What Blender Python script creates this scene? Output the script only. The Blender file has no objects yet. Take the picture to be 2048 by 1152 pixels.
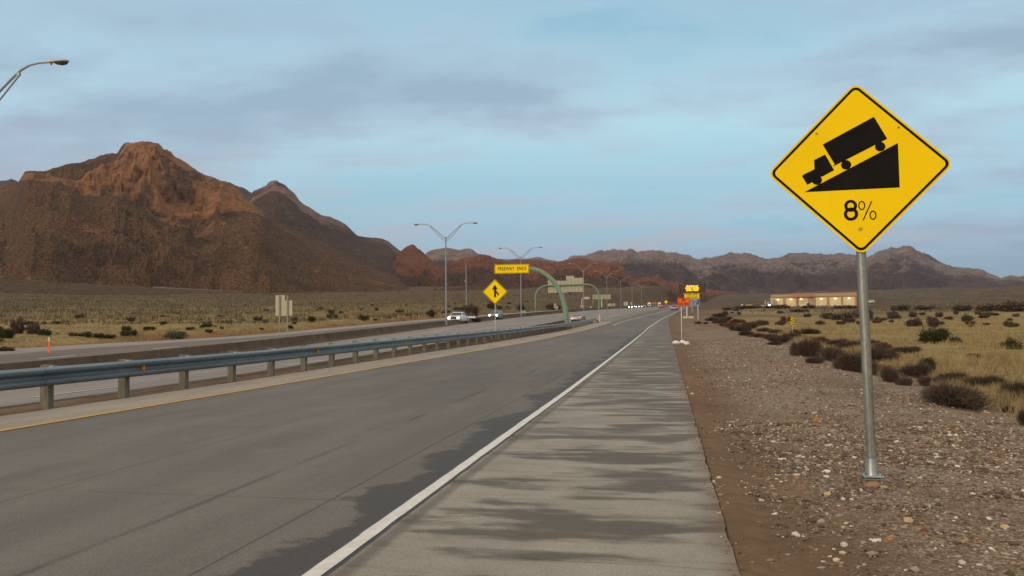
import bpy, math, random
import numpy as np
from mathutils import Vector, Matrix
R_ = math.radians
rng = np.random.default_rng(7)
random.seed(7)
S = bpy.context.scene
COL = S.collection

# ---------------------------------------------------------------- camera
YAW, PITCH, ROLL, FPX = R_(10.86), R_(2.4), R_(0.6), 1600.0
cd = bpy.data.cameras.new('camera'); cam = bpy.data.objects.new('camera', cd); COL.objects.link(cam)
cd.sensor_width = 36; cd.lens = FPX / 2048 * 36; cd.clip_start = 0.1; cd.clip_end = 40000
cam.matrix_world = Matrix.Translation((0, 0, 1.6)) @ Matrix.Rotation(YAW, 4, 'Z') @ Matrix.Rotation(math.pi/2 + PITCH, 4, 'X') @ Matrix.Rotation(-ROLL, 4, 'Z')
S.camera = cam

# ---------------------------------------------------------------- exposure, sky, sun
S.view_settings.view_transform = 'Standard'; S.view_settings.look = 'None'
S.view_settings.exposure = 0.10; S.view_settings.gamma = 1.0
SUN_EL, SUN_AZ = R_(14), R_(215)          # compass angle of the sun, clockwise from +Y: behind the camera, to the left
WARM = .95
def build_world():
    w = bpy.data.worlds.new('World'); S.world = w; w.use_nodes = True
    nt = w.node_tree; N = nt.nodes; L = nt.links; N.clear()
    out = N.new('ShaderNodeOutputWorld')
    sky = N.new('ShaderNodeTexSky'); sky.sky_type = 'NISHITA'; sky.sun_disc = False
    sky.sun_elevation = SUN_EL; sky.sun_rotation = SUN_AZ; sky.altitude = 1200
    sky.air_density = 1.0; sky.dust_density = 0.6; sky.ozone_density = 2.5
    tc = N.new('ShaderNodeTexCoord'); sep = N.new('ShaderNodeSeparateXYZ'); L.new(tc.outputs['Generated'], sep.inputs[0])
    def m(op, a, b=None, c=None):
        n = N.new('ShaderNodeMath'); n.operation = op
        for i, v in enumerate((a, b, c)):
            if v is None: continue
            if isinstance(v, (int, float)): n.inputs[i].default_value = v
            else: L.new(v, n.inputs[i])
        return n.outputs[0]
    z = m('MAXIMUM', sep.outputs[2], 0.0)
    zz = m('ADD', z, 0.13)
    cx = m('DIVIDE', sep.outputs[0], zz); cy = m('DIVIDE', sep.outputs[1], zz)
    comb = N.new('ShaderNodeCombineXYZ'); L.new(cx, comb.inputs[0]); L.new(cy, comb.inputs[1])
    mp = N.new('ShaderNodeMapping'); mp.inputs['Rotation'].default_value = (0, 0, R_(-16)); mp.inputs['Scale'].default_value = (0.75, 1.25, 1)
    mp.inputs['Location'].default_value = (3.1, 1.7, 0)
    L.new(comb.outputs[0], mp.inputs[0])
    def noise(vec, sc, det, dist=0.0, rough=.55):
        n = N.new('ShaderNodeTexNoise'); n.inputs['Scale'].default_value = sc; n.inputs['Detail'].default_value = det
        n.inputs['Distortion'].default_value = dist; n.inputs['Roughness'].default_value = rough; L.new(vec, n.inputs['Vector']); return n.outputs[0]
    n1 = noise(mp.outputs[0], 0.62, 5, .5); n2 = noise(mp.outputs[0], 2.1, 7, .25, .55); n3 = noise(mp.outputs[0], .42, 2)
    def ramp(v, stops):
        r = N.new('ShaderNodeValToRGB'); e = r.color_ramp.elements
        while len(e) < len(stops): e.new(.5)
        for i, (p, c) in enumerate(stops): e[i].position = p; e[i].color = c if len(c) == 4 else (*c, 1)
        L.new(v, r.inputs[0]); return r.outputs[0]
    d = m('ADD', m('MULTIPLY', n1, .62), m('MULTIPLY', n2, .38))
    cover = ramp(d, [(.39, (0, 0, 0)), (.56, (1, 1, 1))])
    # cloud deck colour: lavender grey, lighter and pinker low down
    low = ramp(z, [(0.0, (1, 1, 1)), (.30, (0, 0, 0))])
    dens = ramp(m('ADD', m('MULTIPLY', n2, .5), m('MULTIPLY', n1, .5)), [(.41, (.48, .63, .73)), (.50, (.37, .50, .61)), (.60, (.275, .39, .50))])
    pinkm = m('MULTIPLY', ramp(n3, [(.42, (0, 0, 0)), (.55, (1, 1, 1))]), low)
    pinkm = m('MULTIPLY', pinkm, ramp(n2, [(.42, (0, 0, 0)), (.6, (1, 1, 1))]))
    mixp = N.new('ShaderNodeMix'); mixp.data_type = 'RGBA'; L.new(pinkm, mixp.inputs[0]); L.new(dens, mixp.inputs[6]); mixp.inputs[7].default_value = (.52, .47, .50, 1)
    # clear air: Nishita, with the thin bright veil that lies across it
    tint = N.new('ShaderNodeMix'); tint.data_type = 'RGBA'; tint.blend_type = 'MULTIPLY'; tint.inputs[0].default_value = 1
    L.new(sky.outputs[0], tint.inputs[6]); tint.inputs[7].default_value = (.95, 1.05, .92, 1)
    veil = ramp(z, [(0.0, (.065, .20, .35)), (.05, (.10, .25, .41)), (.12, (.32, .56, .69)), (.24, (.50, .80, .88)), (.34, (.33, .58, .72)), (.6, (.30, .54, .76))])
    # out-of-view sky overhead and behind the camera: warm fill added to light the scene
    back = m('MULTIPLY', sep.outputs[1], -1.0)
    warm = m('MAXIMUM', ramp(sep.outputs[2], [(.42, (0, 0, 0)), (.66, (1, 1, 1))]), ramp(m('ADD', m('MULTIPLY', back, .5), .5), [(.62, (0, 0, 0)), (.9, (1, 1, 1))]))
    bgS = N.new('ShaderNodeBackground'); L.new(tint.outputs[2], bgS.inputs[0]); bgS.inputs[1].default_value = 0.08
    bgV = N.new('ShaderNodeBackground'); L.new(veil, bgV.inputs[0]); bgV.inputs[1].default_value = 1.12
    bgC = N.new('ShaderNodeBackground'); L.new(mixp.outputs[2], bgC.inputs[0]); bgC.inputs[1].default_value = 1.14
    a = N.new('ShaderNodeMixShader'); a.inputs[0].default_value = .72; L.new(bgS.outputs[0], a.inputs[1]); L.new(bgV.outputs[0], a.inputs[2])
    cf = m('MULTIPLY', cover, ramp(z, [(0.02, (.25,)*3), (.10, (.95,)*3)]))
    b = N.new('ShaderNodeMixShader'); L.new(cf, b.inputs[0]); L.new(a.outputs[0], b.inputs[1]); L.new(bgC.outputs[0], b.inputs[2])
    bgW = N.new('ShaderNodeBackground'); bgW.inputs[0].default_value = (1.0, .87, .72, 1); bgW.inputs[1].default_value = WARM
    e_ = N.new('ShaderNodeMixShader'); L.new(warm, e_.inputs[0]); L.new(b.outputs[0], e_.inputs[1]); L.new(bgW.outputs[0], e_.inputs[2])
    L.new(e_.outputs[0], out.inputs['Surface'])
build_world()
sl = bpy.data.lights.new('sun', 'SUN'); sl.energy = 1.15; sl.angle = R_(12); sl.color = (1.0, .82, .64)
sun = bpy.data.objects.new('sun', sl); COL.objects.link(sun)
sd = Vector((math.sin(SUN_AZ)*math.cos(SUN_EL), math.cos(SUN_AZ)*math.cos(SUN_EL), math.sin(SUN_EL)))
sun.rotation_euler = sd.to_track_quat('Z', 'Y').to_euler(); sun.location = (0, 0, 60)

# ---------------------------------------------------------------- survey helpers: where a sight line meets the land
_f = np.array([-math.sin(YAW)*math.cos(PITCH), math.cos(YAW)*math.cos(PITCH), math.sin(PITCH)])
_r = np.array([math.cos(YAW), math.sin(YAW), 0.0]); _u = np.cross(_r, _f)
_R = _r*math.cos(ROLL) - _u*math.sin(ROLL); _U = _u*math.cos(ROLL) + _r*math.sin(ROLL)
def ray(px, py): return _f + _R*(px-1024)/FPX - _U*(py-576)/FPX
def at(px, py, D): return np.array([0, 0, 1.6]) + ray(px, py)*D
def proj(P):
    d = np.asarray(P, float) - np.array([0, 0, 1.6]); z = d @ _f
    return 1024 + FPX*(d @ _R)/z, 576 - FPX*(d @ _U)/z, z

def _hash(ix, iy, seed):
    h = (ix.astype(np.int64)*374761393 + iy.astype(np.int64)*668265263 + seed*1442695041) & 0xffffffff
    h = ((h ^ (h >> 13))*1274126177) & 0xffffffff
    h = ((h ^ (h >> 16))*2246822519) & 0xffffffff
    return ((h ^ (h >> 15)) & 0xffffff)/float(0xffffff)
def vnoise(x, y, seed=0):
    x = np.asarray(x, float); y = np.asarray(y, float)
    ix = np.floor(x); iy = np.floor(y); fx = x-ix; fy = y-iy
    fx = fx*fx*fx*(fx*(fx*6-15)+10); fy = fy*fy*fy*(fy*(fy*6-15)+10)
    a = _hash(ix, iy, seed); b = _hash(ix+1, iy, seed); c = _hash(ix, iy+1, seed); d = _hash(ix+1, iy+1, seed)
    return (a+(b-a)*fx)*(1-fy) + (c+(d-c)*fx)*fy
def fbm(x, y, oct=4, seed=0, gain=.5):
    t = 0; a = 1; n = 0
    for i in range(oct):
        c, s_ = math.cos(i*1.1+.3), math.sin(i*1.1+.3); k = 2.03**i
        t = t + a*vnoise((x*c-y*s_)*k+i*17.3, (x*s_+y*c)*k-i*9.1, seed+i); n += a; a *= gain
    return t/n*2-1
def ridged(x, y, oct=4, seed=0, gain=.5):
    t = 0; a = 1; n = 0
    for i in range(oct):
        c, s_ = math.cos(i*1.3+.5), math.sin(i*1.3+.5); k = 2.07**i
        v = 1-np.abs(2*vnoise((x*c-y*s_)*k+i*11.7, (x*s_+y*c)*k+i*5.9, seed+i*3)-1); t = t + a*v*v; n += a; a *= gain
    return t/n
def sst(a, b, x):
    t = np.clip((np.asarray(x, float)-a)/(b-a), 0, 1); return t*t*(3-2*t)

def drift(u): return .05*15*np.logaddexp(0, (np.asarray(u, float)-172)/15)
def tab(T):
    xs, ys = zip(*T)
    def f(u):
        u = np.asarray(u, float); s = 0
        for k in (-.12, -.06, 0, .06, .12): s = s + np.interp(u+(8+np.abs(u))*k, xs, ys)
        return s/5
    return f
FAR = [(330, 6.3), (500, 9.3), (800, 15), (1500, 33), (3000, 90), (6000, 180), (20000, 300)]
ZR = tab([(-60, 0), (20, 0), (56, .18), (96, .5), (130, 1.1), (170, 1.9), (200, 2.7), (250, 4.2), (300, 5.5)] + FAR)
ZM = tab([(-60, -2.2), (38, -1.05), (63, -.5), (120, 1.1), (155, 2.05), (200, 3.15), (270, 4.9)] + FAR)
PR = tab([(0, -.05), (30, -.12), (70, -.1), (110, .25), (150, .9), (200, 2.0), (330, 6.0), (600, 13), (1000, 27), (1600, 50), (3000, 92), (6000, 150), (20000, 260)])
PL = tab([(0, 0), (60, -.3), (110, .4), (200, 3.2), (250, 5.6), (400, 12.5), (700, 25), (1000, 40), (1600, 70), (3000, 140), (6000, 210), (20000, 300)])
def yl(u): return -10.06 + .68*sst(15, 60, u)                       # yellow line
def edge_line(u): return -2.23 + np.interp(np.asarray(u, float), [0, 104, 110, 190, 215, 9999], [0, 0, .12, 1.62, 1.8, 1.8])         # right white line, in road coordinates
def road_edge(u): return .40 + .0*np.asarray(u, float)
def shrub_line(u): return 4.6 + .05*np.asarray(u, float)
def Zs(u, w):                                                   # smooth land / pavement surface
    u = np.asarray(u, float); w = np.asarray(w, float); r = np.hypot(u, w)
    z = ZR(u) + (ZM(u)-ZR(u))*sst(-14.5, -25, w) + .62*sst(-34, -50, w)*(1-sst(48, 95, u))
    z = z + (PR(r) - z)*sst(1.5, 30, w)
    z = z + (PL(r) - z)*sst(-50, -82, w)
    return z
def onpave(u, w):
    gore = (w > -13.08) & (w < -11.74) & (u < 142)
    return (w > -50.0) & (w < .41) & ~gore
def H(u, w):
    u = np.asarray(u, float); w = np.asarray(w, float); r = np.hypot(u, w)
    z = Zs(u, w); off = np.maximum(w-.4, -50-w); off = np.maximum(off, 0)
    amp = sst(0, 8, off)
    z = z + amp*(.10*fbm(u/3.1, w/2.3, 3, 5) + .30*sst(4, 30, off)*fbm(u/22, w/14, 3, 9) + .0035*r*sst(60, 400, off)*fbm(u/160, w/120, 4, 21))
    z = z - .05*sst(0, .25, off) + .028*fbm(u*1.7, w*1.7, 3, 31)*sst(.05, .5, off)
    z = z + (.75*sst(-51.2, -54, w)*(1-sst(-54, -75, w))*sst(50, 75, u)*(1-sst(230, 300, u)))*(1+.5*fbm(u/6, w/4, 2, 4))
    z = z + .35*np.exp(-((w-3.6)/2.0)**2)*sst(60, 110, u)*(1-sst(200, 260, u)) - .22*np.exp(-((w-shrub_line(u)-1.2)/1.6)**2)
    return z
def W2X(u, w): return w + drift(u)
def X2W(x, y): return x - drift(y)
def gz(x, y): return float(H(y, X2W(x, y)))
_DS = 2.0*1.012**np.arange(612)
def hit(px, py, dmax=3000):                                     # ground point under a sight line
    r = ray(px, py); lo, n = None, 0
    Ds = _DS
    for it in range(3):
        P = r[None]*Ds[:, None]; P[:, 2] += 1.6
        below = P[:, 2] < H(P[:, 1], X2W(P[:, 0], P[:, 1]))
        i = int(np.argmax(below)) if below.any() else len(Ds)-1
        Ds = np.linspace(Ds[max(i-1, 0)], Ds[i], 14)
    P = r*Ds[-1]; return np.array([P[0], P[1], gz(P[0], P[1])]), Ds[-1]

# ---------------------------------------------------------------- object helpers
def tag(o, label=None, cat=None, group=None, kind=None):
    if label: o['label'] = label
    if cat: o['category'] = cat
    if group: o['group'] = group
    if kind: o['kind'] = kind
    return o
KIDS = {}
def link(name, me, parent=None, loc=None, rot=None):
    o = bpy.data.objects.new(name, me); COL.objects.link(o)
    if parent: o.parent = parent; KIDS.setdefault(parent.name, []).append(o)
    if loc is not None: o.location = [float(c) for c in loc]
    if rot is not None: o.rotation_euler = rot
    return o
def empty(name, loc=(0, 0, 0), rz=0):
    o = link(name, None, None, loc, (0, 0, rz)); o.empty_display_size = .3; return o
def copy_tree(o, parent=None):
    c = o.copy(); COL.objects.link(c)
    if parent: c.parent = parent; KIDS.setdefault(parent.name, []).append(c)
    for ch in KIDS.get(o.name, []): copy_tree(ch, c)
    return c
def np_mesh(name, V, F, mat, smooth=True, attrs=None, colors=None):
    """V (n,3), F (m,k) with constant k"""
    me = bpy.data.meshes.new(name); V = np.asarray(V, np.float32); F = np.asarray(F, np.int32)
    me.vertices.add(len(V)); me.vertices.foreach_set('co', V.ravel())
    me.loops.add(F.size); me.loops.foreach_set('vertex_index', F.ravel())
    me.polygons.add(len(F)); me.polygons.foreach_set('loop_start', np.arange(0, F.size, F.shape[1], dtype=np.int32))
    me.polygons.foreach_set('loop_total', np.full(len(F), F.shape[1], np.int32))
    me.polygons.foreach_set('use_smooth', np.full(len(F), smooth, bool))
    for k, a in (attrs or {}).items():
        at_ = me.attributes.new(k, 'FLOAT', 'POINT'); at_.data.foreach_set('value', np.asarray(a, np.float32).ravel())
    for k, a in (colors or {}).items():
        at_ = me.attributes.new(k, 'FLOAT_COLOR', 'POINT'); at_.data.foreach_set('color', np.asarray(a, np.float32).ravel())
    me.materials.append(mat); me.update(calc_edges=True); return me
def grid_faces(nr, nc):
    i = np.arange(nr-1)[:, None]*nc + np.arange(nc-1)[None, :]; i = i.ravel()
    return np.stack([i, i+1, i+1+nc, i+nc], 1)
class MB:
    def __init__(s): s.v = []; s.f = []
    def add(s, V, F):
        b = len(s.v); s.v += [tuple(float(c) for c in p) for p in V]; s.f += [tuple(b+i for i in f) for f in F]; return s
    def box(s, c, d, M=None, taper=1.0):
        x, y, z = d[0]/2, d[1]/2, d[2]/2; V = []
        for k in (-1, 1):
            t = taper if k > 0 else 1
            for a, b in ((-1, -1), (1, -1), (1, 1), (-1, 1)): V.append(Vector((a*x*t, b*y*t, k*z)))
        V = [(M @ p if M else p) + Vector(c) for p in V]
        return s.add(V, [(3, 2, 1, 0), (4, 5, 6, 7), (0, 1, 5, 4), (1, 2, 6, 5), (2, 3, 7, 6), (3, 0, 4, 7)])
    def tube(s, pts, rad, n=12, caps=True, sq=1.0):
        P = [Vector(p) for p in pts]
        if not hasattr(rad, '__len__'): rad = [rad]*len(P)
        T = [(P[min(i+1, len(P)-1)]-P[max(i-1, 0)]).normalized() for i in range(len(P))]
        ref = Vector((0, 0, 1)) if abs(T[0].z) < .9 else Vector((1, 0, 0))
        a = T[0].cross(ref).normalized(); V = []
        for p, t, r in zip(P, T, rad):
            a = (a - t*a.dot(t)).normalized(); b = t.cross(a)
            for k in range(n):
                th = 2*math.pi*k/n; V.append(p + a*math.cos(th)*r + b*math.sin(th)*r*sq)
        F = []
        for i in range(len(P)-1):
            for k in range(n): F.append((i*n+k, i*n+(k+1) % n, (i+1)*n+(k+1) % n, (i+1)*n+k))
        if caps: F += [tuple(range(n))[::-1], tuple((len(P)-1)*n+k for k in range(n))]
        return s.add(V, F)
    def prism(s, poly, y0, y1, M=None):                        # polygon in xz extruded along y
        n = len(poly); V = [Vector((p[0], y0, p[1])) for p in poly] + [Vector((p[0], y1, p[1])) for p in poly]
        if M: V = [M @ p for p in V]
        F = [tuple(range(n)), tuple(n+i for i in range(n))[::-1]] + [(i, i+n, (i+1) % n+n, (i+1) % n) for i in range(n)]
        return s.add(V, F)
    def build(s, name, mat, parent=None, smooth=False, loc=None, rot=None, bevel=0, weld=False):
        import bmesh
        me = bpy.data.meshes.new(name); me.from_pydata(s.v, [], s.f); me.materials.append(mat)
        bm = bmesh.new(); bm.from_mesh(me)
        if weld: bmesh.ops.remove_doubles(bm, verts=bm.verts, dist=1e-5)
        bmesh.ops.recalc_face_normals(bm, faces=bm.faces)
        if bevel: bmesh.ops.bevel(bm, geom=[e for e in bm.edges if len(e.link_faces) == 2 and e.calc_face_angle(0) > .5], offset=bevel, segments=2, profile=.6, affect='EDGES', clamp_overlap=True)
        bm.to_mesh(me); bm.free()
        if smooth:
            me.polygons.foreach_set('use_smooth', [True]*len(me.polygons))
            try: me.set_sharp_from_angle(angle=R_(38))
            except Exception: pass
        return link(name, me, parent, loc, rot)
def flat_shape(poly, y=0):
    return [(p[0], y, p[1]) for p in poly]
def text_part(name, body, size, mat, parent, loc, width=None, rot=(math.pi/2, 0, 0), bold=0, spacing=1.0):
    cu = bpy.data.curves.new(name, 'FONT'); cu.body = body; cu.size = size; cu.align_x = 'CENTER'; cu.align_y = 'CENTER'
    cu.offset = bold; cu.space_character = spacing; cu.resolution_u = 4; cu.extrude = .002
    o = bpy.data.objects.new(name, cu); COL.objects.link(o)
    bpy.context.view_layer.update()
    dg = bpy.context.evaluated_depsgraph_get(); me = bpy.data.meshes.new_from_object(o.evaluated_get(dg))
    bpy.data.objects.remove(o); bpy.data.curves.remove(cu)
    me.materials.clear(); me.materials.append(mat); t = link(name, me, parent, loc, rot)
    if width:
        xs = [v.co.x for v in me.vertices]; k = width/(max(xs)-min(xs)); t.scale = (k, 1, 1)
    return t

# ---------------------------------------------------------------- materials
def lin(*rgb): return tuple(((c/255)/12.92 if c/255 <= .04045 else ((c/255+.055)/1.055)**2.4) for c in rgb) + (1,)
class NT:
    def __init__(s, name, rough=.85, spec=.3):
        s.m = bpy.data.materials.new(name); s.m.use_nodes = True; s.t = s.m.node_tree; s.N = s.t.nodes; s.L = s.t.links
        s.b = s.N['Principled BSDF']; s.b.inputs['Roughness'].default_value = rough; s.b.inputs['Specular IOR Level'].default_value = spec
        g = s.N.new('ShaderNodeNewGeometry'); s.pos = g.outputs['Position']; s.nrm = g.outputs['Normal']
        tc = s.N.new('ShaderNodeTexCoord'); s.obj = tc.outputs['Object']
    def map(s, v, scale=(1, 1, 1), rot=(0, 0, 0), loc=(0, 0, 0)):
        n = s.N.new('ShaderNodeMapping'); n.inputs['Scale'].default_value = scale; n.inputs['Rotation'].default_value = rot; n.inputs['Location'].default_value = loc
        s.L.new(v, n.inputs[0]); return n.outputs[0]
    def noise(s, v, sc, det=4, rough=.55, dist=0, col=False):
        n = s.N.new('ShaderNodeTexNoise'); n.inputs['Scale'].default_value = sc; n.inputs['Detail'].default_value = det
        n.inputs['Roughness'].default_value = rough; n.inputs['Distortion'].default_value = dist; s.L.new(v, n.inputs['Vector']); return n.outputs[1 if col else 0]
    def vor(s, v, sc, out='Distance', feat='F1'):
        n = s.N.new('ShaderNodeTexVoronoi'); n.feature = feat; n.inputs['Scale'].default_value = sc; s.L.new(v, n.inputs['Vector']); return n.outputs[out]
    def math(s, op, a, b=None, c=None, clamp=False):
        n = s.N.new('ShaderNodeMath'); n.operation = op; n.use_clamp = clamp
        for i, v in enumerate((a, b, c)):
            if v is None: continue
            if isinstance(v, (int, float)): n.inputs[i].default_value = v
            else: s.L.new(v, n.inputs[i])
        return n.outputs[0]
    def ramp(s, v, *stops):
        n = s.N.new('ShaderNodeValToRGB'); e = n.color_ramp.elements
        while len(e) < len(stops): e.new(.5)
        for i, (p, c) in enumerate(stops):
            e[i].position = p; e[i].color = (c, c, c, 1) if isinstance(c, (int, float)) else (c if len(c) == 4 else (*c, 1))
        s.L.new(v, n.inputs[0]); return n.outputs[0]
    def mix(s, f, a, b, mode='MIX'):
        n = s.N.new('ShaderNodeMix'); n.data_type = 'RGBA'; n.blend_type = mode
        for i, v in ((0, f), (6, a), (7, b)):
            if isinstance(v, (int, float)): n.inputs[i].default_value = v
            elif isinstance(v, tuple): n.inputs[i].default_value = v if len(v) == 4 else (*v, 1)
            else: s.L.new(v, n.inputs[i])
        return n.outputs[2]
    def sep(s, v):
        n = s.N.new('ShaderNodeSeparateXYZ'); s.L.new(v, n.inputs[0]); return n.outputs
    def attr(s, name, out='Fac'):
        n = s.N.new('ShaderNodeAttribute'); n.attribute_name = name; return n.outputs[out]
    def col(s, v):
        if isinstance(v, tuple): s.b.inputs['Base Color'].default_value = v
        else: s.L.new(v, s.b.inputs['Base Color'])
    def rough(s, v): s.L.new(v, s.b.inputs['Roughness'])
    def bump(s, v, strength=.3, dist=.02):
        n = s.N.new('ShaderNodeBump'); n.inputs['Strength'].default_value = strength; n.inputs['Distance'].default_value = dist
        s.L.new(v, n.inputs['Height']); s.L.new(n.outputs[0], s.b.inputs['Normal'])
def simple(name, c, rough=.6, metal=0, var=.12, sc=3, spec=.4, emit=None, es=1, bump=0, bsc=60):
    t = NT(name, rough, spec); t.b.inputs['Metallic'].default_value = metal
    n = t.noise(t.obj, sc, 5, .6)
    lo = tuple(x*(1-var) for x in c[:3]) + (1,); hi = tuple(min(1, x*(1+var)) for x in c[:3]) + (1,)
    t.col(t.ramp(n, (.3, lo), (.7, hi)))
    if emit: t.b.inputs['Emission Color'].default_value = emit; t.b.inputs['Emission Strength'].default_value = es
    if bump: t.bump(t.noise(t.obj, bsc, 3), bump, .005)
    return t.m
M = {}
M['galv'] = simple('galvanised_steel', (.42, .46, .47, 1), .42, .75, .16, 6)
M['galv_dark'] = simple('dull_galvanised_steel', (.20, .215, .19, 1), .5, .65, .22, 7)
M['pole_grey'] = simple('lamp_pole_grey', (.26, .26, .27, 1), .55, .3, .1)
M['aluminium'] = simple('bare_aluminium_back', (.46, .43, .30, 1), .6, .15, .08, 2)
M['lampshell'] = simple('lamp_shell', (.46, .42, .34, 1), .5, .1, .1)
M['lens'] = simple('lamp_lens', (.05, .05, .055, 1), .2, 0, .1)
M['green'] = simple('green_painted_steel', (.165, .26, .17, 1), .5, 0, .14, 1.2)
M['yellow'] = simple('yellow_sign_sheeting', (.93, .65, .002, 1), .6, 0, .035, 1.3, .15)
M['orange'] = simple('orange_sign_sheeting', (.90, .13, .01, 1), .45, 0, .03)
M['blue'] = simple('blue_sign_sheeting', (.01, .055, .21, 1), .45, 0, .03)
M['black'] = simple('black_sign_film', (.010, .009, .008, 1), .75, 0, .3, 4, .08)
M['white'] = simple('white_paint', (.75, .74, .70, 1), .5, 0, .05)
M['cream'] = simple('cream_plastic', (.60, .54, .38, 1), .6, 0, .08)
M['tail'] = simple('red_lamp_glass', (.5, .02, .01, 1), .3, 0, .05, emit=(1, .07, .03, 1), es=1.6)
M['head'] = simple('lit_headlamp', (.9, .9, .9, 1), .3, 0, .02, emit=(1, .96, .88, 1), es=14)
M['glass'] = simple('car_glass', (.02, .025, .03, 1), .08, 0, .1, spec=.8)
M['tyre'] = simple('tyre_rubber', (.018, .017, .016, 1), .8, 0, .2)
M['rim'] = simple('wheel_rim', (.35, .35, .36, 1), .35, .8, .1)
M['plastic'] = simple('dark_trim', (.03, .028, .026, 1), .55, 0, .2)
M['car_white'] = simple('white_car_paint', (.62, .62, .62, 1), .25, 0, .04, spec=.6)
M['car_silver'] = simple('silver_car_paint', (.30, .30, .31, 1), .28, .5, .04)
M['car_blue'] = simple('grey_blue_car_paint', (.20, .27, .34, 1), .28, .4, .04)
M['car_red'] = simple('red_car_paint', (.28, .04, .035, 1), .3, .1, .05)
M['car_dark'] = simple('dark_car_paint', (.03, .03, .035, 1), .25, .2, .05)
M['amber'] = simple('lit_amber_pixels', (.9, .5, .05, 1), .4, 0, .02, emit=(1, .58, .03, 1), es=1.5)
M['vms'] = simple('message_board_black', (.035, .022, .014, 1), .5, 0, .2)
M['vmsface'] = simple('message_board_glass', (.075, .045, .025, 1), .3, 0, .2)
M['sand'] = simple('white_bag_cloth', (.68, .62, .56, 1), .8, 0, .12, 6, bump=.5, bsc=30)
M['concrete_foot'] = simple('rusty_concrete', (.30, .19, .10, 1), .9, 0, .3, 9, bump=.5)
M['wood'] = simple('weathered_wood', (.20, .15, .11, 1), .85, 0, .25, 5)

def mat_lane():
    t = NT('road_concrete', .72, .2); x, y, z = t.sep(t.pos)
    p = t.pos
    big = t.noise(t.map(p, (.22, .07, 1)), 1, 5, .55, .4); mid = t.noise(t.map(p, (2.0, .35, 1)), 1, 6, .6, .3); fine = t.noise(p, 55, 3, .7)
    blot = t.noise(t.map(p, (.9, .9, 1)), 1, 5, .62, .6)
    c = t.ramp(big, (.28, lin(101, 99, 95)), (.72, lin(127, 123, 118)))
    c = t.mix(t.ramp(mid, (.42, 0), (.7, .32)), c, lin(88, 83, 78))
    c = t.mix(t.ramp(blot, (.55, 0), (.72, .25)), c, lin(153, 145, 134))
    # wheel tracks, slightly darker
    for c0 in (-8.7, -6.9, -5.1, -3.4):
        d = t.math('ABSOLUTE', t.math('SUBTRACT', x, c0)); c = t.mix(t.math('MULTIPLY', t.ramp(d, (0, .22), (.55, 0)), t.ramp(big, (.3, .3), (.7, 1))), c, lin(84, 80, 76))
    # tyre skid along the lane
    wob = t.math('MULTIPLY', t.math('SUBTRACT', t.noise(t.map(p, (.001, .09, 1)), 1, 3), .5), .55)
    sk = t.math('ABSOLUTE', t.math('SUBTRACT', t.math('ADD', x, wob), -4.15))
    c = t.mix(t.math('MULTIPLY', t.ramp(sk, (0, .55), (.06, 0)), t.ramp(t.noise(t.map(p, (1, .5, 1)), 1, 4), (.45, 0), (.6, 1))), c, lin(58, 54, 50))
    # transverse and lengthwise saw joints
    yy = t.math('ADD', y, t.math('MULTIPLY', t.math('SUBTRACT', t.noise(t.map(p, (.5, .1, 1)), 1, 3), .5), .10))
    fr = t.math('ABSOLUTE', t.math('SUBTRACT', t.math('FRACT', t.math('DIVIDE', yy, 4.6)), .5))
    j = t.math('MULTIPLY', t.ramp(fr, (0, 1), (.0035, 0)), t.ramp(t.noise(p, .6, 3), (.35, .2), (.6, .9)))
    fx = t.math('ABSOLUTE', t.math('SUBTRACT', x, -6.0)); j2 = t.ramp(fx, (.006, .6), (.016, 0))
    fx3 = t.math('ABSOLUTE', t.math('SUBTRACT', t.math('ADD', x, t.math('MULTIPLY', wob, .12)), -3.02)); j3 = t.ramp(fx3, (.006, .7), (.016, 0))
    j = t.math('MAXIMUM', t.math('MAXIMUM', j, j2), j3)
    c = t.mix(t.math('MULTIPLY', j, .8), c, lin(44, 40, 37))
    # damp ragged fringe beside the white line
    e = t.noise(t.map(p, (.25, .55, 1)), 1, 2, .5); e2 = t.noise(t.map(p, (2.2, 2.6, 1)), 1, 5, .6)
    lim = t.math('ADD', t.math('MULTIPLY', e, -1.5), t.math('MULTIPLY', e2, -.9)); lim = t.math('ADD', lim, -1.56)
    wet = t.math('MULTIPLY', t.math('SUBTRACT', x, lim), 9, clamp=True)
    inner = t.ramp(t.noise(t.map(p, (1.2, .4, 1)), 1, 5), (.55, 1), (.72, .35))
    wet = t.math('MULTIPLY', wet, inner)
    wet = t.math('MULTIPLY', wet, t.math('LESS_THAN', y, 96))
    c = t.mix(t.math('MULTIPLY', wet, .80), c, lin(64, 62, 61))
    ag = t.vor(p, 90, 'Color'); c = t.mix(.36, c, t.mix(1.0, c, t.ramp(t.sep(ag)[0], (0, .3), (.5, 1.0), (1, 1.0)), 'MULTIPLY'))
    c = t.mix(t.ramp(fine, (.35, .30), (.65, 0)), c, lin(54, 50, 46))
    t.col(c); t.rough(t.mix(wet, (.85, .85, .85), (.68, .68, .68))); t.bump(t.mix(.4, fine, mid), .22, .01); return t.m
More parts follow.
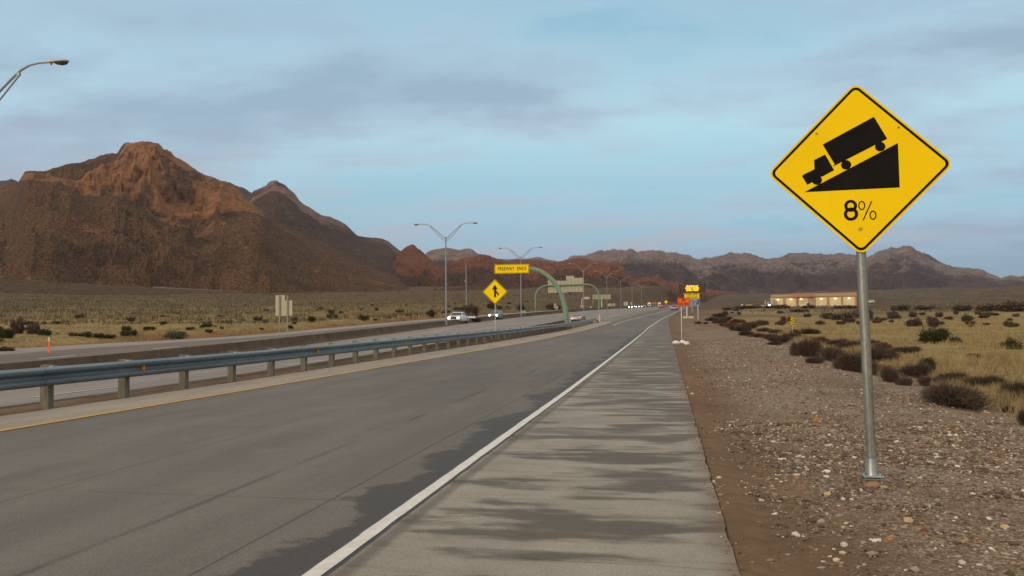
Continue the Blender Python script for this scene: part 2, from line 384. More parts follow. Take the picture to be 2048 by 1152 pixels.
def mat_shoulder():
    t = NT('shoulder_concrete', .75, .2); x, y, z = t.sep(t.pos); p = t.pos
    big = t.noise(t.map(p, (.6, .35, 1)), 1, 5, .6, .3); fine = t.noise(p, 50, 3, .7); mid = t.noise(t.map(p, (1.3, 3.4, 1)), 1, 6, .6, .2)
    c = t.ramp(big, (.25, lin(140, 135, 126)), (.75, lin(168, 163, 153)))
    c = t.mix(t.ramp(mid, (.45, 0), (.75, .35)), c, lin(108, 100, 88))
    # damp patches: broad, running across the slab
    a = t.noise(t.map(p, (.62, 1.0, 1), loc=(4.2, 1.3, 0)), 1, 4, .55, .3); b = t.noise(t.map(p, (.85, 3.4, 1)), 1, 6, .58, .1)
    m = t.math('ADD', t.math('MULTIPLY', a, .55), t.math('MULTIPLY', b, .45))
    bias = t.math('ADD', t.math('MULTIPLY', t.ramp(t.math('DIVIDE', y, 60), (.05, 0), (.55, 1)), .075), t.math('MULTIPLY', t.ramp(t.math('ADD', t.math('DIVIDE', x, 2.8), .9), (0.15, 0), (.6, 1)), .055))
    m = t.math('ADD', m, bias)
    wet = t.ramp(m, (.535, 0), (.605, 1))
    c = t.mix(t.math('MULTIPLY', wet, .80), c, lin(78, 71, 61))
    m2 = t.ramp(t.noise(t.map(p, (.35, 2.6, 1), loc=(9, 3, 0)), 1, 5, .6), (.56, 0), (.64, .35)); c = t.mix(m2, c, lin(170, 165, 152))
    yy = t.math('ADD', y, t.math('ADD', t.math('MULTIPLY', t.math('SUBTRACT', t.noise(t.map(p, (1.2, .1, 1)), 1, 4), .5), .10), t.math('MULTIPLY', x, .045)))
    fr = t.math('ABSOLUTE', t.math('SUBTRACT', t.math('FRACT', t.math('DIVIDE', yy, 1.53)), .5))
    j = t.math('MULTIPLY', t.ramp(fr, (0.002, 1), (.0075, 0)), t.ramp(t.noise(t.map(p, (.5, .65, 1)), 1, 3), (.42, 0), (.56, .9)))
    c = t.mix(t.math('MULTIPLY', j, .75), c, lin(50, 46, 40))
    d2 = t.math('ABSOLUTE', t.math('SUBTRACT', x, -2.06)); c = t.mix(t.ramp(d2, (.03, .55), (.09, 0)), c, lin(78, 74, 70))
    dirt = t.math('MULTIPLY', t.ramp(t.math('ADD', x, t.math('MULTIPLY', t.noise(p, 2.2, 5), .35)), (.40, 0), (.62, .6)), 1.0)
    c = t.mix(dirt, c, lin(112, 90, 70))
    spk = t.ramp(t.vor(t.map(p, (1, 1, 1)), 9), (.035, .7), (.06, 0)); c = t.mix(t.math('MULTIPLY', spk, t.ramp(t.noise(p, 1.3, 2), (.5, 0), (.65, 1))), c, lin(58, 50, 42))
    ag = t.vor(p, 95, 'Color'); c = t.mix(.30, c, t.mix(1.0, c, t.ramp(t.sep(ag)[0], (0, .35), (.5, 1.0), (1, 1.0)), 'MULTIPLY'))
    c = t.mix(t.ramp(fine, (.35, .30), (.65, 0)), c, lin(74, 68, 60))
    t.col(c); t.rough(t.mix(wet, (.88, .88, .88), (.72, .72, .72))); t.bump(t.mix(.4, fine, mid), .25, .01); return t.m
def mat_pave(name, a, b, sx=.3, sy=.06):
    t = NT(name, .78, .3); p = t.pos
    n = t.noise(t.map(p, (sx, sy, 1)), 1, 6, .6, .3); f = t.noise(p, 14, 4, .7); st = t.noise(t.map(p, (1.6, .12, 1)), 1, 5, .6)
    c = t.ramp(n, (.3, a), (.7, b)); c = t.mix(t.ramp(st, (.5, 0), (.7, .35)), c, tuple(k*.6 for k in a[:3])+(1,))
    c = t.mix(t.ramp(f, (.35, .2), (.6, 0)), c, tuple(k*.5 for k in a[:3])+(1,))
    t.col(c); t.bump(f, .2, .01); return t.m
M['lane'] = mat_lane(); M['shoulder'] = mat_shoulder()
M['lshoulder'] = mat_pave('left_shoulder_concrete', lin(140, 131, 118), lin(164, 154, 140), .8, .3)
M['main'] = mat_pave('main_carriageway', lin(118, 112, 108), lin(142, 135, 128))
M['farlane'] = mat_pave('oncoming_carriageway', lin(128, 121, 115), lin(150, 142, 133))
M['onc'] = mat_pave('oncoming_lanes', lin(96, 86, 77), lin(118, 108, 98))
M['gore'] = mat_pave('gore_pavement', lin(106, 98, 90), lin(134, 125, 114), .3, .1)
def mat_line(name, c, dark, wear=.5):
    t = NT(name, .6, .4); p = t.pos
    n = t.noise(p, 7, 6, .7); m_ = t.noise(t.map(p, (2, 2.6, 1)), 1, 4, .6); c1 = t.ramp(n, (.3, tuple(k*.78 for k in c[:3])+(1,)), (.6, c))
    f = t.math('MULTIPLY', t.ramp(n, (wear+.08, 0), (wear+.2, .7)), t.ramp(m_, (.4, .25), (.6, 1))); c1 = t.mix(f, c1, dark)
    t.col(c1); t.bump(t.noise(p, 60, 3), .3, .006); return t.m
M['wline'] = mat_line('white_road_paint', (.66, .64, .59, 1), lin(140, 132, 120), .56)
M['wline_far'] = mat_line('worn_white_road_paint', (.46, .44, .40, 1), lin(120, 112, 102), .5)
M['yline'] = mat_line('yellow_road_paint', (.60, .34, .035, 1), lin(125, 108, 80), .44)
M['seal'] = simple('joint_sealant', (.045, .045, .052, 1), .6, 0, .2)
def mat_barrier():
    t = NT('weathered_brown_concrete', .85, .25); p = t.pos
    n = t.noise(t.map(p, (.5, .12, .9)), 1, 6, .65); s_ = t.noise(t.map(p, (1.5, 1.2, .12)), 1, 5, .7)
    c = t.ramp(n, (.3, lin(84, 71, 57)), (.7, lin(110, 93, 75))); c = t.mix(t.ramp(s_, (.48, 0), (.66, .5)), c, lin(62, 50, 42))
    t.col(c); t.bump(n, .2, .02); return t.m
M['barrier'] = mat_barrier()
def mat_ground():
    t = NT('desert_ground', .95, .12); p = t.pos
    g = t.attr('grass'); rd = t.attr('red'); sc = t.attr('scrub'); gr = t.attr('gravel')
    n1 = t.noise(p, .35, 6, .6, .4); n2 = t.noise(p, 6, 6, .68); n3 = t.noise(p, 42, 4, .75); n4 = t.noise(t.map(p, (.035, .035, .035)), 1, 8, .68, .3)
    dirt = t.ramp(n1, (.3, lin(98, 79, 61)), (.7, lin(126, 104, 82))); dirt = t.mix(t.ramp(n2, (.35, .45), (.6, 0)), dirt, lin(82, 62, 47))
    rocky = t.ramp(n3, (.30, lin(76, 61, 46)), (.52, lin(116, 96, 74)), (.74, lin(158, 142, 118)))
    v = t.vor(p, 48, 'Color'); rocky = t.mix(.5, rocky, t.mix(1.0, rocky, t.ramp(t.sep(v)[0], (.1, lin(80, 66, 56)), (.6, lin(135, 118, 100)), (.95, lin(205, 196, 182))), 'MIX'))
    gm = t.math('MULTIPLY', gr, t.ramp(n1, (.34, .35), (.52, 1)))
    c = t.mix(gm, dirt, rocky)
    c = t.mix(t.math('MULTIPLY', rd, t.ramp(n2, (.3, .5), (.6, 1))), c, t.ramp(n2, (.3, lin(112, 68, 42)), (.7, lin(150, 100, 66))))
    ng = t.noise(t.map(p, (.5, 1.2, 1)), 1, 6, .7); nb = t.noise(t.map(p, (.09, .22, 1)), 1, 6, .65, .4)
    grass = t.ramp(ng, (.28, lin(104, 88, 52)), (.55, lin(142, 124, 78)), (.8, lin(168, 150, 102)))
    grass = t.mix(t.ramp(nb, (.50, 0), (.66, .6)), grass, lin(96, 76, 52))
    c = t.mix(g, c, grass)
    scr = t.ramp(n4, (.36, lin(76, 61, 43)), (.5, lin(100, 81, 58)), (.64, lin(132, 111, 78)))
    spots = t.ramp(t.noise(t.map(p, (.16, .16, .16)), 1, 4, .75), (.46, .75), (.58, 0)); scr = t.mix(spots, scr, lin(58, 54, 38))
    c = t.mix(sc, c, scr)
    f5 = t.noise(p, .35, 4, .75); ft = t.ramp(t.noise(p, .012, 8, .65, .3), (.3, lin(92, 75, 53)), (.7, lin(118, 92, 67))); ft = t.mix(t.ramp(f5, (.47, .7), (.56, 0)), ft, lin(60, 49, 35))
    c = t.mix(t.attr('foot'), c, ft)
    t.col(c); t.bump(t.mix(.5, n3, n2), .5, .03); return t.m
M['ground'] = mat_ground()
def mat_mountain(name, slope, slope2, rock, rock2, k=1.0, haze=0):
    t = NT(name, .95, .08); p = t.pos; r = t.attr('rock'); gl = t.attr('gully')
    n1 = t.noise(p, .012*k, 8, .65, .3); n2 = t.noise(p, .07*k, 8, .72, .2); n3 = t.noise(t.map(p, (.02*k, .02*k, .10*k)), 1, 7, .7, .6); n5 = t.noise(p, .35*k, 4, .75)
    c = t.ramp(n1, (.3, slope), (.7, slope2))
    c = t.mix(t.ramp(t.noise(p, .006*k, 6, .6), (.5, 0), (.64, .45)), c, tuple(x*q_ for x, q_ in zip(slope2[:3], (1.15, .86, .74)))+(1,))
    c = t.mix(t.ramp(t.noise(p, .2*k, 5, .8), (.56, 0), (.68, .5)), c, tuple(x*1.5 for x in slope2[:3])+(1,))
    c = t.mix(t.ramp(n5, (.47, .85), (.56, 0)), c, tuple(x*.42 for x in slope[:3])+(1,))      # scattered bushes
    rr = t.ramp(n3, (.25, rock), (.5, tuple((a+b)/2 for a, b in zip(rock, rock2))), (.75, rock2))
    rr = t.mix(t.ramp(n2, (.35, .6), (.52, 0)), rr, tuple(x*.45 for x in rock[:3])+(1,))
    m_ = t.math('ADD', r, t.math('MULTIPLY', t.math('SUBTRACT', n2, .5), .9)); m_ = t.math('MULTIPLY', t.math('SUBTRACT', m_, .38), 5, clamp=True)
    c = t.mix(m_, c, rr)
    out = t.math('MULTIPLY', t.ramp(t.noise(t.map(p, (.02*k, .02*k, .05*k)), 1, 6, .7), (.62, 0), (.68, .6)), t.ramp(n5, (.4, 0), (.55, 1))); c = t.mix(out, c, rock2)
    t.col(c); t.bump(t.mix(.5, n2, n3), 1.0, 9/k); return t.m

# ---------------------------------------------------------------- ground sheet
def build_ground():
    us = [-30.0]
    while us[-1] < 15000: us.append(us[-1] + max(.55, .018*us[-1]))
    us = np.array(us)
    side = [0.0]
    while side[-1] < 9000: side.append(side[-1] + max(.30, .020*side[-1]))
    right = .44 + np.array(side); left = -50.04 - np.array(side[1:])*1.0
    left = np.concatenate([[-50.04], -50.04 - np.array([s for s in side[1:]])])
    mid = np.concatenate([[-49.9, -44, -38, -33], np.arange(-28, -18, 2.0), [-18.4, -17, -16, -15, -14.2, -13.8, -13.15, -13.0, -12.4, -12.0, -11.72, -10.6, -9, -6, -3, -1, 0, .30]])
    ws = np.concatenate([left[::-1], mid, right]); ws = np.unique(np.round(ws, 4))
    U, Wg = np.meshgrid(us, ws, indexing='ij')
    Z = H(U, Wg)
    cover = onpave(U, Wg) & (Wg < .35) & (Wg > -49.95)
    Z = np.where(cover, Zs(U, Wg) - .25, Z)
    Z = np.where(~cover & (Wg < 0) & (Wg > -49), Zs(U, Wg) + .02*fbm(U*1.3, Wg*2, 3, 3) - .02, Z)
    r = np.hypot(U, Wg)
    nn = fbm(U/9, Wg/4, 4, 61); nl = fbm(U/60, Wg/40, 4, 71)
    g = sst(-.5, 1.2, Wg - shrub_line(U) - 1.0 + nn*1.5)
    g = np.maximum(g*(1-.0*r), sst(51.2, 53.5, -Wg + nn*1.5))
    scr = sst(170, 330, r + nl*120)*(Wg > 0) + sst(150, 300, r + nl*90)*(Wg < -40)*.85
    mound = sst(60, 110, U)*(Wg > 0)*(1-sst(1.0, 3.0, Wg-shrub_line(U)))
    red = sst(51.0, 51.8, -Wg)*(1-sst(53.5, 57.5, -Wg + nn*1.2))*sst(44, 62, U) + .12*mound + .25*sst(.1, .35, nn)*(Wg > 0)*(1-g)*sst(12, 18, U)
    red = red + .7*(Wg > 0)*sst(.30, .45, fbm(U/14, Wg/5, 3, 91))*g*sst(30, 50, U)*(1-sst(140, 200, U))
    gra = sst(.9, 2.0, Wg + nn*.8)*(1-sst(60, 120, U)*.7)*(Wg > 0)
    V = np.stack([Wg + drift(U), U, Z], -1).reshape(-1, 3)
    me = np_mesh('ground', V, grid_faces(len(us), len(ws)), M['ground'], True, dict(grass=g, red=np.clip(red, 0, 1), scrub=np.clip(scr, 0, 1), gravel=gra, foot=sst(260, 640, r + nl*160)*(Wg < 0)*.9))
    tag(link('ground', me), kind='structure')
build_ground()

# ---------------------------------------------------------------- pavements and paint
def usamp(a, b):
    L_ = [a]
    while L_[-1] < b: L_.append(L_[-1] + (2.0 if L_[-1] < 400 else 8.0))
    L_[-1] = b; return np.array(L_)
def strip(name, wa, wb, u0, u1, dz, mat, nc=2, skirt=0, kind='structure', rnd=0):
    us = usamp(u0, u1) if not rnd else np.arange(u0, u1, .12)
    A = wa(us) if callable(wa) else np.full(len(us), wa); B = wb(us) if callable(wb) else np.full(len(us), wb)
    if rnd: A = A + rnd*fbm(us*3, us*0, 3, 5); B = B + rnd*fbm(us*3+40, us*0, 3, 6)
    k = np.linspace(0, 1, nc); Wg = A[:, None]*(1-k) + B[:, None]*k; U = np.repeat(us[:, None], nc, 1)
    Z = Zs(U, Wg) + dz
    if skirt: # vertical side faces down both edges
        Wg = np.concatenate([Wg[:, :1]-.01, Wg, Wg[:, -1:]+.01], 1); U = np.repeat(us[:, None], nc+2, 1); Z = np.concatenate([Z[:, :1]-skirt, Z, Z[:, -1:]-skirt], 1)
    V = np.stack([Wg+drift(U), U, Z], -1).reshape(-1, 3)
    me = np_mesh(name, V, grid_faces(len(us), Wg.shape[1]), mat, False)
    o = link(name, me); tag(o, kind=kind); return o
strip('road', lambda u: yl(u)-.08, lambda u: edge_line(u), -30, 900, 0, M['lane'], 9)
strip('shoulder', lambda u: edge_line(u), .42, 160, 900, 0, M['shoulder'], 5, .2)
strip('shoulder', lambda u: edge_line(u), .42, 0.96, 160.01, 0, M['shoulder'], 5, .2, rnd=.022)
strip('left_shoulder', -11.75, lambda u: yl(u)-.08, -30, 142, 0, M['lshoulder'], 3, .15)
strip('gore_pavement', -13.1, -9.46, 142, 900, 0, M['gore'], 6)
strip('main_carriageway', -33.0, -13.1, -30, 900, 0, M['main'], 20, .15)
strip('oncoming_carriageway', -45.6, -33.0, -30, 900, 0, M['onc'], 8, .2)
strip('oncoming_shoulder', -50.03, -45.6, -30, 900, 0, M['farlane'], 4, .2)
strip('white_edge_line', lambda u: edge_line(u)-.062, lambda u: edge_line(u)+.058, -10, 108, .010, M['wline'], 2, rnd=.008)
strip('white_edge_line', lambda u: edge_line(u)-.11, lambda u: edge_line(u)+.11, 108, 420, .012, M['wline_far'], 2)
strip('line_sealant', lambda u: edge_line(u)-.092, lambda u: edge_line(u)+.085, -10, 100, .005, M['seal'], 2, rnd=.012)
strip('yellow_edge_line', lambda u: yl(u)-.07, lambda u: yl(u)+.07, -10, 140, .010, M['yline'], 2, rnd=.007)
strip('white_lane_line', lambda u: -7.8+3.3*sst(118, 285, u), lambda u: -7.55+3.3*sst(118, 285, u), 118, 420, .012, M['wline_far'], 2)
strip('yellow_edge_line', -31.2, -31.0, -10, 600, .010, M['yline'], 2)
_d = hit(65, 795)[0]; DASH = (float(X2W(_d[0], _d[1])), float(_d[1])-.0)
for k in range(14):
    a = DASH[1] + 12.2*k; strip('white_lane_dash', DASH[0]-.07, DASH[0]+.07, a, a+3.4, .010, M['wline_far'], 2)
for k in range(14):
    a = 22.6 + 12.2*k; strip('white_lane_dash', -41.6, -41.4, a, a+3.4, .010, M['wline_far'], 2)

# ---------------------------------------------------------------- mountains
def mountain(name, prof, dist, foot, mat, rock_fn, n_s=110, step=2.2, amp=.10, L=140, ridge_amp=.012, shape=1.35, seed=0, zfoot=None, cliff=None):
    px0, px1 = prof[0][0], prof[-1][0]; pxs = np.arange(px0, px1+.1, step)
    X = np.array([p[0] for p in prof], float); Y = np.array([p[1] for p in prof], float)
    pys = sum(np.interp(pxs+o, X, Y) for o in (-3, -1, 1, 3))/4
    n = len(pxs)
    rays = np.array([ray(a, b) for a, b in zip(pxs, pys)])
    Dv = dist*(1+.06*fbm(pxs/170, pxs*0, 2, seed+5))
    Pr = np.array([0, 0, 1.6]) + rays*Dv[:, None]
    hd = np.hypot(Pr[:, 0], Pr[:, 1]); hx = Pr[:, 0]/hd; hy = Pr[:, 1]/hd
    fd = hd*foot*(1+.10*fbm(pxs/120+9, pxs*0, 3, seed+8))
    zf = H(hy*fd, hx*fd - drift(hy*fd)) - 4
    s = np.concatenate([np.linspace(0, 1, n_s), np.linspace(1.02, 1.35, 10)])
    Sg = s[:, None]; sc = np.minimum(Sg, 1)
    hq = sc**shape
    if cliff is not None:
        qb, st = cliff(pxs)             # height fraction of the cliff base, strength
        sb = .66; lo = np.minimum(sc/sb, 1)**shape*qb; hi = qb + (1-qb)*(1-(1-np.clip((sc-sb)/(1-sb), 0, 1))**1.9)
        hq2 = np.where(sc < sb, lo, hi); hq = hq*(1-st)+hq2*st
    back = np.clip(Sg-1, 0, 1)
    dd = fd + (hd-fd)*Sg
    arc = np.cumsum(np.concatenate([[0], np.hypot(*(np.diff(Pr[:, :2], axis=0).T))]))[None, :]
    rise = (Pr[:, 2]-zf)[None, :]
    bell = np.sin(np.pi*np.clip(sc, 0, 1)**.8)**.7*(Sg <= 1) + 0
    x = hx*dd; y = hy*dd
    wx = x + 40*fbm(x/200, y/200, 3, seed+40); wy = y + 40*fbm(x/200+7, y/200, 3, seed+41)
    g = ridged((arc+wx*.15)/L, dd/(L*3.2), 5, seed+1)
    m_ = fbm(wx/(L*.7), wy/(L*.7), 6, seed+2, .55)
    z = zf + rise*hq + (g-.45)*amp*rise*bell + m_*amp*.8*rise*bell*.8 + m_*rise*.02
    fine = fbm(x/11, y/11, 3, seed+12)
    z = z + (fine*ridge_amp*rise*.5 + ridge_amp*rise*fbm(arc/22+Sg*0, Sg*3, 4, seed+13)*sst(.8, 1, sc))
    z = z - back*rise*1.4
    rk, dsp = rock_fn(np.broadcast_to(pxs[None, :], z.shape), hq*np.ones_like(z), g, m_, sc*np.ones_like(z))
    # rock faces break forward and back in buttresses
    dd2 = dd - dsp*rise*(.09*(ridged(arc/34+m_*.6, z/150, 4, seed+30)-.4)+.22*(ridged(arc/115+m_*.5, z/260, 2, seed+36)-.5))*(1-sst(.80, .97, sc)) - dsp*rise*.03*fbm(arc/12, z/18, 3, seed+32)*(1-sst(.9, .99, sc))
    V = np.stack([hx*dd2, hy*dd2, z], -1)
    me = np_mesh(name, V.reshape(-1, 3), grid_faces(len(s), n), mat, True, dict(rock=np.clip(rk, 0, 1), gully=g))
    return tag(link(name, me), kind='structure')

mm_near = mat_mountain('near_mountain', lin(90, 71, 50), lin(117, 89, 64), lin(108, 76, 52), lin(160, 115, 78), 1.0)
mm_mid = mat_mountain('second_mountain', lin(80, 66, 56), lin(100, 80, 66), lin(100, 78, 68), lin(142, 114, 100), .8)
mm_red = mat_mountain('red_hills', lin(84, 67, 52), lin(106, 82, 63), lin(94, 62, 47), lin(134, 88, 65), .9)
mm_far = mat_mountain('far_range', lin(76, 62, 57), lin(98, 80, 73), lin(84, 71, 68), lin(152, 132, 122), .6)
mm_farr = mat_mountain('far_range_right', lin(84, 66, 62), lin(108, 84, 76), lin(92, 76, 74), lin(150, 124, 112), .3)

# far hump behind and the distant ranges
no_rock = lambda px, q, g, m_, s: (np.clip(g*.5-.1, 0, 1), g*0+.2)
def far_rock(px, q, g, m_, s): return np.clip(.22+sst(.25, .95, q+m_*.7)*.5 + (g-.5)*.5, 0, 1), np.full(px.shape, .8)
mountain('mountain', [(-260, 395), (-80, 372), (0, 361.5), (26, 361), (42, 366), (90, 378), (260, 420), (410, 388), (450, 366.5), (474, 369.5), (492, 378), (510, 388), (560, 420), (640, 520), (700, 590)], 3300, .6, mm_mid, no_rock, 60, 3, seed=11)
mountain('mountain', [(1125, 560), (1133, 522), (1140, 514.7), (1150, 512), (1157, 511.6), (1168, 513), (1176, 508.6), (1189, 503.4), (1203, 500.5), (1216, 499), (1232, 497), (1244, 500), (1260, 497), (1266, 499), (1272, 502.6), (1300, 501.5), (1320, 500.5), (1328, 502.6), (1334, 505), (1371, 508), (1381, 512), (1390, 518), (1399, 520.5), (1418, 516.5), (1439, 512), (1448, 509), (1460, 504), (1468, 505), (1476, 509), (1498, 506), (1511, 509), (1523, 515), (1552, 517), (1577, 507.5), (1596, 505), (1615, 507), (1653, 510.6), (1685, 507.5), (1704, 510.6), (1732, 516), (1757, 502.7), (1768, 500), (1780, 495), (1800, 494), (1818, 490.5), (1825, 493), (1833, 501), (1856, 507.5), (1866, 514), (1878, 523), (1890, 528), (1906, 533.4), (1957, 537.5), (1968, 541), (1979, 547), (2001, 556), (2012, 553), (2023, 550), (2036, 553), (2048, 552), (2120, 548), (2300, 560), (2420, 580)],
         4700, .62, mm_far, far_rock, 150, 1.6, amp=.26, L=230, seed=21, shape=1.05, ridge_amp=.03)
mountain('mountain', [(840, 545), (851, 505), (863, 499), (880, 496), (899, 495), (908, 498), (917, 499), (933, 496), (944, 498), (955, 507), (974, 509), (992, 517), (1016, 518.6), (1028, 517.5), (1039, 516), (1058, 517), (1075, 513.5), (1083, 516), (1091, 519), (1114, 523), (1140, 535), (1165, 570)], 3300, .6, mm_far, far_rock, 80, 1.5, amp=.14, L=220, seed=31)
mountain('mountain', [(420, 560), (470, 450), (503, 385), (516, 378), (529, 371), (543, 361.5), (555, 360.5), (570, 370), (578, 377), (586, 384), (594, 393), (600, 403), (615, 412), (632, 423), (645, 431), (658, 434.6), (672, 438), (684, 445), (695, 453), (705, 462), (715, 472), (740, 475.5), (764, 477.5), (778, 483), (786, 490), (794, 498), (830, 520), (880, 545), (940, 575), (980, 592)], 2300, .55, mm_mid,
         lambda px, q, g, m_, s: (np.clip((sst(.80, .9, q+m_*.15)*.8*(px < 600)+sst(.72, .95, q+m_*.2)*(px > 600)*.6)*sst(-.35, .25, m_)+(g-.5)*.55, 0, 1), np.full(px.shape, .35)), 130, 1.8, amp=.10, L=170, seed=41, shape=1.15)
def red_rock(px, q, g, m_, s): return np.clip(sst(.30, .55, q + m_*.35) + .1, 0, 1), sst(.25, .5, q)
mountain('mountain', [(730, 600), (770, 545), (790, 515), (797, 502), (804, 499), (809, 493), (818, 491), (827, 490.5), (835, 495), (843, 500), (852, 508), (866, 522), (890, 545), (930, 570), (960, 592)], 2000, .66, mm_red, red_rock, 110, 1.3, amp=.28, L=70, seed=51, ridge_amp=.03)
mountain('mountain', [(850, 592), (868, 556), (880, 540), (892, 530), (905, 524), (915, 520.5), (928, 517), (940, 514), (952, 512), (966, 511), (976, 512), (992, 519), (1008, 521), (1030, 520), (1050, 521), (1066, 519), (1085, 521), (1100, 523), (1113, 525), (1126, 520), (1140, 518.5), (1154, 515.6), (1163, 516), (1171, 517), (1183, 522.5), (1196, 524), (1209, 526), (1220, 526), (1232, 527.7), (1240, 530), (1248, 534), (1253, 544), (1262, 556), (1280, 557), (1300, 554), (1313, 553), (1324, 558), (1350, 566), (1400, 575), (1450, 583), (1500, 592)], 2000, .60, mm_red, red_rock, 150, 1.4, amp=.34, L=80, seed=61, shape=1.2, ridge_amp=.03)
mountain('mountain', [(1500, 592), (1540, 585), (1580, 577), (1620, 566), (1650, 557), (1675, 551), (1700, 552), (1730, 558), (1760, 566), (1800, 573), (1850, 570), (1900, 562), (1950, 566), (2010, 577), (2080, 586), (2160, 596)], 3600, .8, mat_mountain('purple_foothill', lin(88, 64, 62), lin(108, 80, 74), lin(116, 76, 66), lin(132, 92, 80), .4), no_rock, 60, 3, amp=.10, L=160, seed=71)
def cliffM1(px):
    ybot = np.interp(px, [-200, 0, 30, 100, 160, 230, 290, 330, 380, 430, 470, 510, 560], [420, 415, 410, 412, 424, 430, 444, 455, 459, 458, 452, 448, 460])
    ytop = np.interp(px, P1x, P1y); qb = np.clip((598-ybot)/(598-ytop), .3, .93)
    return qb, sst(10, 60, px)*(1-sst(430, 620, px))
P1 = [(-320, 470), (-150, 410), (-60, 392), (0, 378), (39, 365), (75, 360), (112, 355), (135, 347), (158, 341), (172, 334), (188, 330), (212, 319), (237, 311), (239, 302), (243, 296), (250, 292), (258, 289), (276, 286.5), (292, 287), (307, 290), (321, 297), (334, 307), (350, 315), (364, 324), (386, 338), (410, 351), (430, 359), (450, 367), (472, 380), (488, 393), (504, 408), (525, 424), (550, 440), (590, 460), (640, 482), (700, 510), (760, 540), (820, 566), (880, 588), (930, 600)]
P1x = [p[0] for p in P1]; P1y = [p[1] for p in P1]
def rock1(px, q, g, m_, s):
    qb, st = cliffM1(px)
    top_gap = np.interp(px, [0, 40, 110, 160, 230, 260], [0.02, .05, .13, .22, .12, 0])
    r = sst(-.06, .05, q-qb+m_*.16+.05*(g-.5))*st*(1-sst(-.03, .03, q-(1-top_gap)+m_*.05)*(px < 250))
    patch = sst(.25, .45, fbm(px/60, q*9, 4, 77))*.75
    r = r*(1-.62*sst(.10, .35, fbm(px/28, q*7, 4, 78)))
    r = np.maximum(r, patch*(q < qb)*.6*sst(.05, .3, q))
    return r, r
mountain('mountain', P1, 1550, .47, mm_near, rock1, 250, 1.25, amp=.12, L=95, seed=81, shape=1.5, cliff=cliffM1)

# long earth bank of the road that climbs along the foot of the mountain
def berm():
    P0 = at(-260, 545, 640); P1_ = at(500, 585.5, 800); P2 = at(850, 601.5, 1050); P3 = at(1100, 606, 1250)
    pts = []
    for A, B, k in ((P0, P1_, 60), (P1_, P2, 30)):
        for i in range(k): pts.append(A + (B-A)*i/k)
    pts = np.array(pts); n = len(pts)
    T = np.gradient(pts, axis=0); nx = T[:, 1]; ny = -T[:, 0]; l = np.hypot(nx, ny); nx /= l; ny /= l
    prof = [(-60, None), (-7, 0), (-6.5, .3), (6, .3), (7, 0), (60, None)]
    rows = []
    for off, dz in [(46, -1), (30, -.62), (14, -.22), (6, 0), (5, .12), (-5, .12), (-6, 0), (-30, -.8), (-50, -1.2)]:
        x = pts[:, 0]+nx*off; y = pts[:, 1]+ny*off
        zg = H(y, X2W(x, y)) - 1.0
        zt = pts[:, 2]
        z = zt + dz if dz >= 0 else zt + (zg-zt)*min(1, -dz)
        z = z + (.5*fbm(np.arange(n)/3, np.full(n, off/9), 3, 3) if dz < 0 else 0)
        rows.append(np.stack([x, y, z], 1))
    V = np.array(rows); me = np_mesh('embankment', V.reshape(-1, 3), grid_faces(len(rows), n), M['bank'], False)
    tag(link('embankment', me), kind='structure')
    Q = [at(300, 574, 745)] + [P1_] + [P1_+(P2-P1_)*k/8 for k in range(1, 9)] + [P2+(P3-P2)*k/6 for k in range(1, 7)]; mb = MB(); q0 = None
    V = []
    for q in Q:
        for off, dz in ((-3.5, .5), (3.5, .5), (9, -9)): V.append((q[0]+off*.93, q[1]-off*.36, q[2]+dz))
    mb.add(V, [(i*3+j, i*3+j+1, i*3+j+4, i*3+j+3) for i in range(len(Q)-1) for j in (0, 1)]); tag(mb.build('hillside_road', M['hroad']), kind='structure')
def mat_bank():
    t = NT('dark_scrub_bank', .95, .1); n = t.noise(t.pos, .2, 7, .7); n2 = t.noise(t.pos, .02, 5, .6)
    c = t.ramp(n, (.35, lin(56, 47, 36)), (.65, lin(92, 76, 56))); c = t.mix(t.ramp(n2, (.4, 0), (.7, .4)), c, lin(70, 62, 46)); t.col(c); return t.m
M['hroad'] = mat_pave('pale_hill_road', lin(106, 92, 72), lin(128, 112, 90), .05, .05); M['bank'] = mat_bank(); berm()

# ---------------------------------------------------------------- steep grade warning sign beside the shoulder
def arc_pts(c, r, a0, a1, n): return [(c[0]+r*math.cos(a0+(a1-a0)*i/n), c[1]+r*math.sin(a0+(a1-a0)*i/n)) for i in range(n+1)]
def rounded_diamond(h, r, n=8):
    """h: half diagonal of the sharp diamond, r: corner radius; polygon in xz"""
    P = []
    for k in range(4):
        a = k*math.pi/2; c = (math.cos(a)*(h-r*math.sqrt(2)), math.sin(a)*(h-r*math.sqrt(2)))
        P += arc_pts(c, r, a-math.pi/4, a+math.pi/4, n)
    return P
def ring(outer, inner, y, yb=None):
    mb = MB(); n = len(outer)
    V = [(p[0], y, p[1]) for p in outer] + [(p[0], y, p[1]) for p in inner]
    return mb.add(V, [(i, (i+1) % n, n+(i+1) % n, n+i) for i in range(n)])
def ell(cx, cz, rx, rz, n=28): return [(cx+rx*math.cos(2*math.pi*i/n), cz+rz*math.sin(2*math.pi*i/n)) for i in range(n)]
def film(mb, poly, y, th=.0012):                                 # thin cut film on the sign face
    return mb.prism(poly, y, y+th)
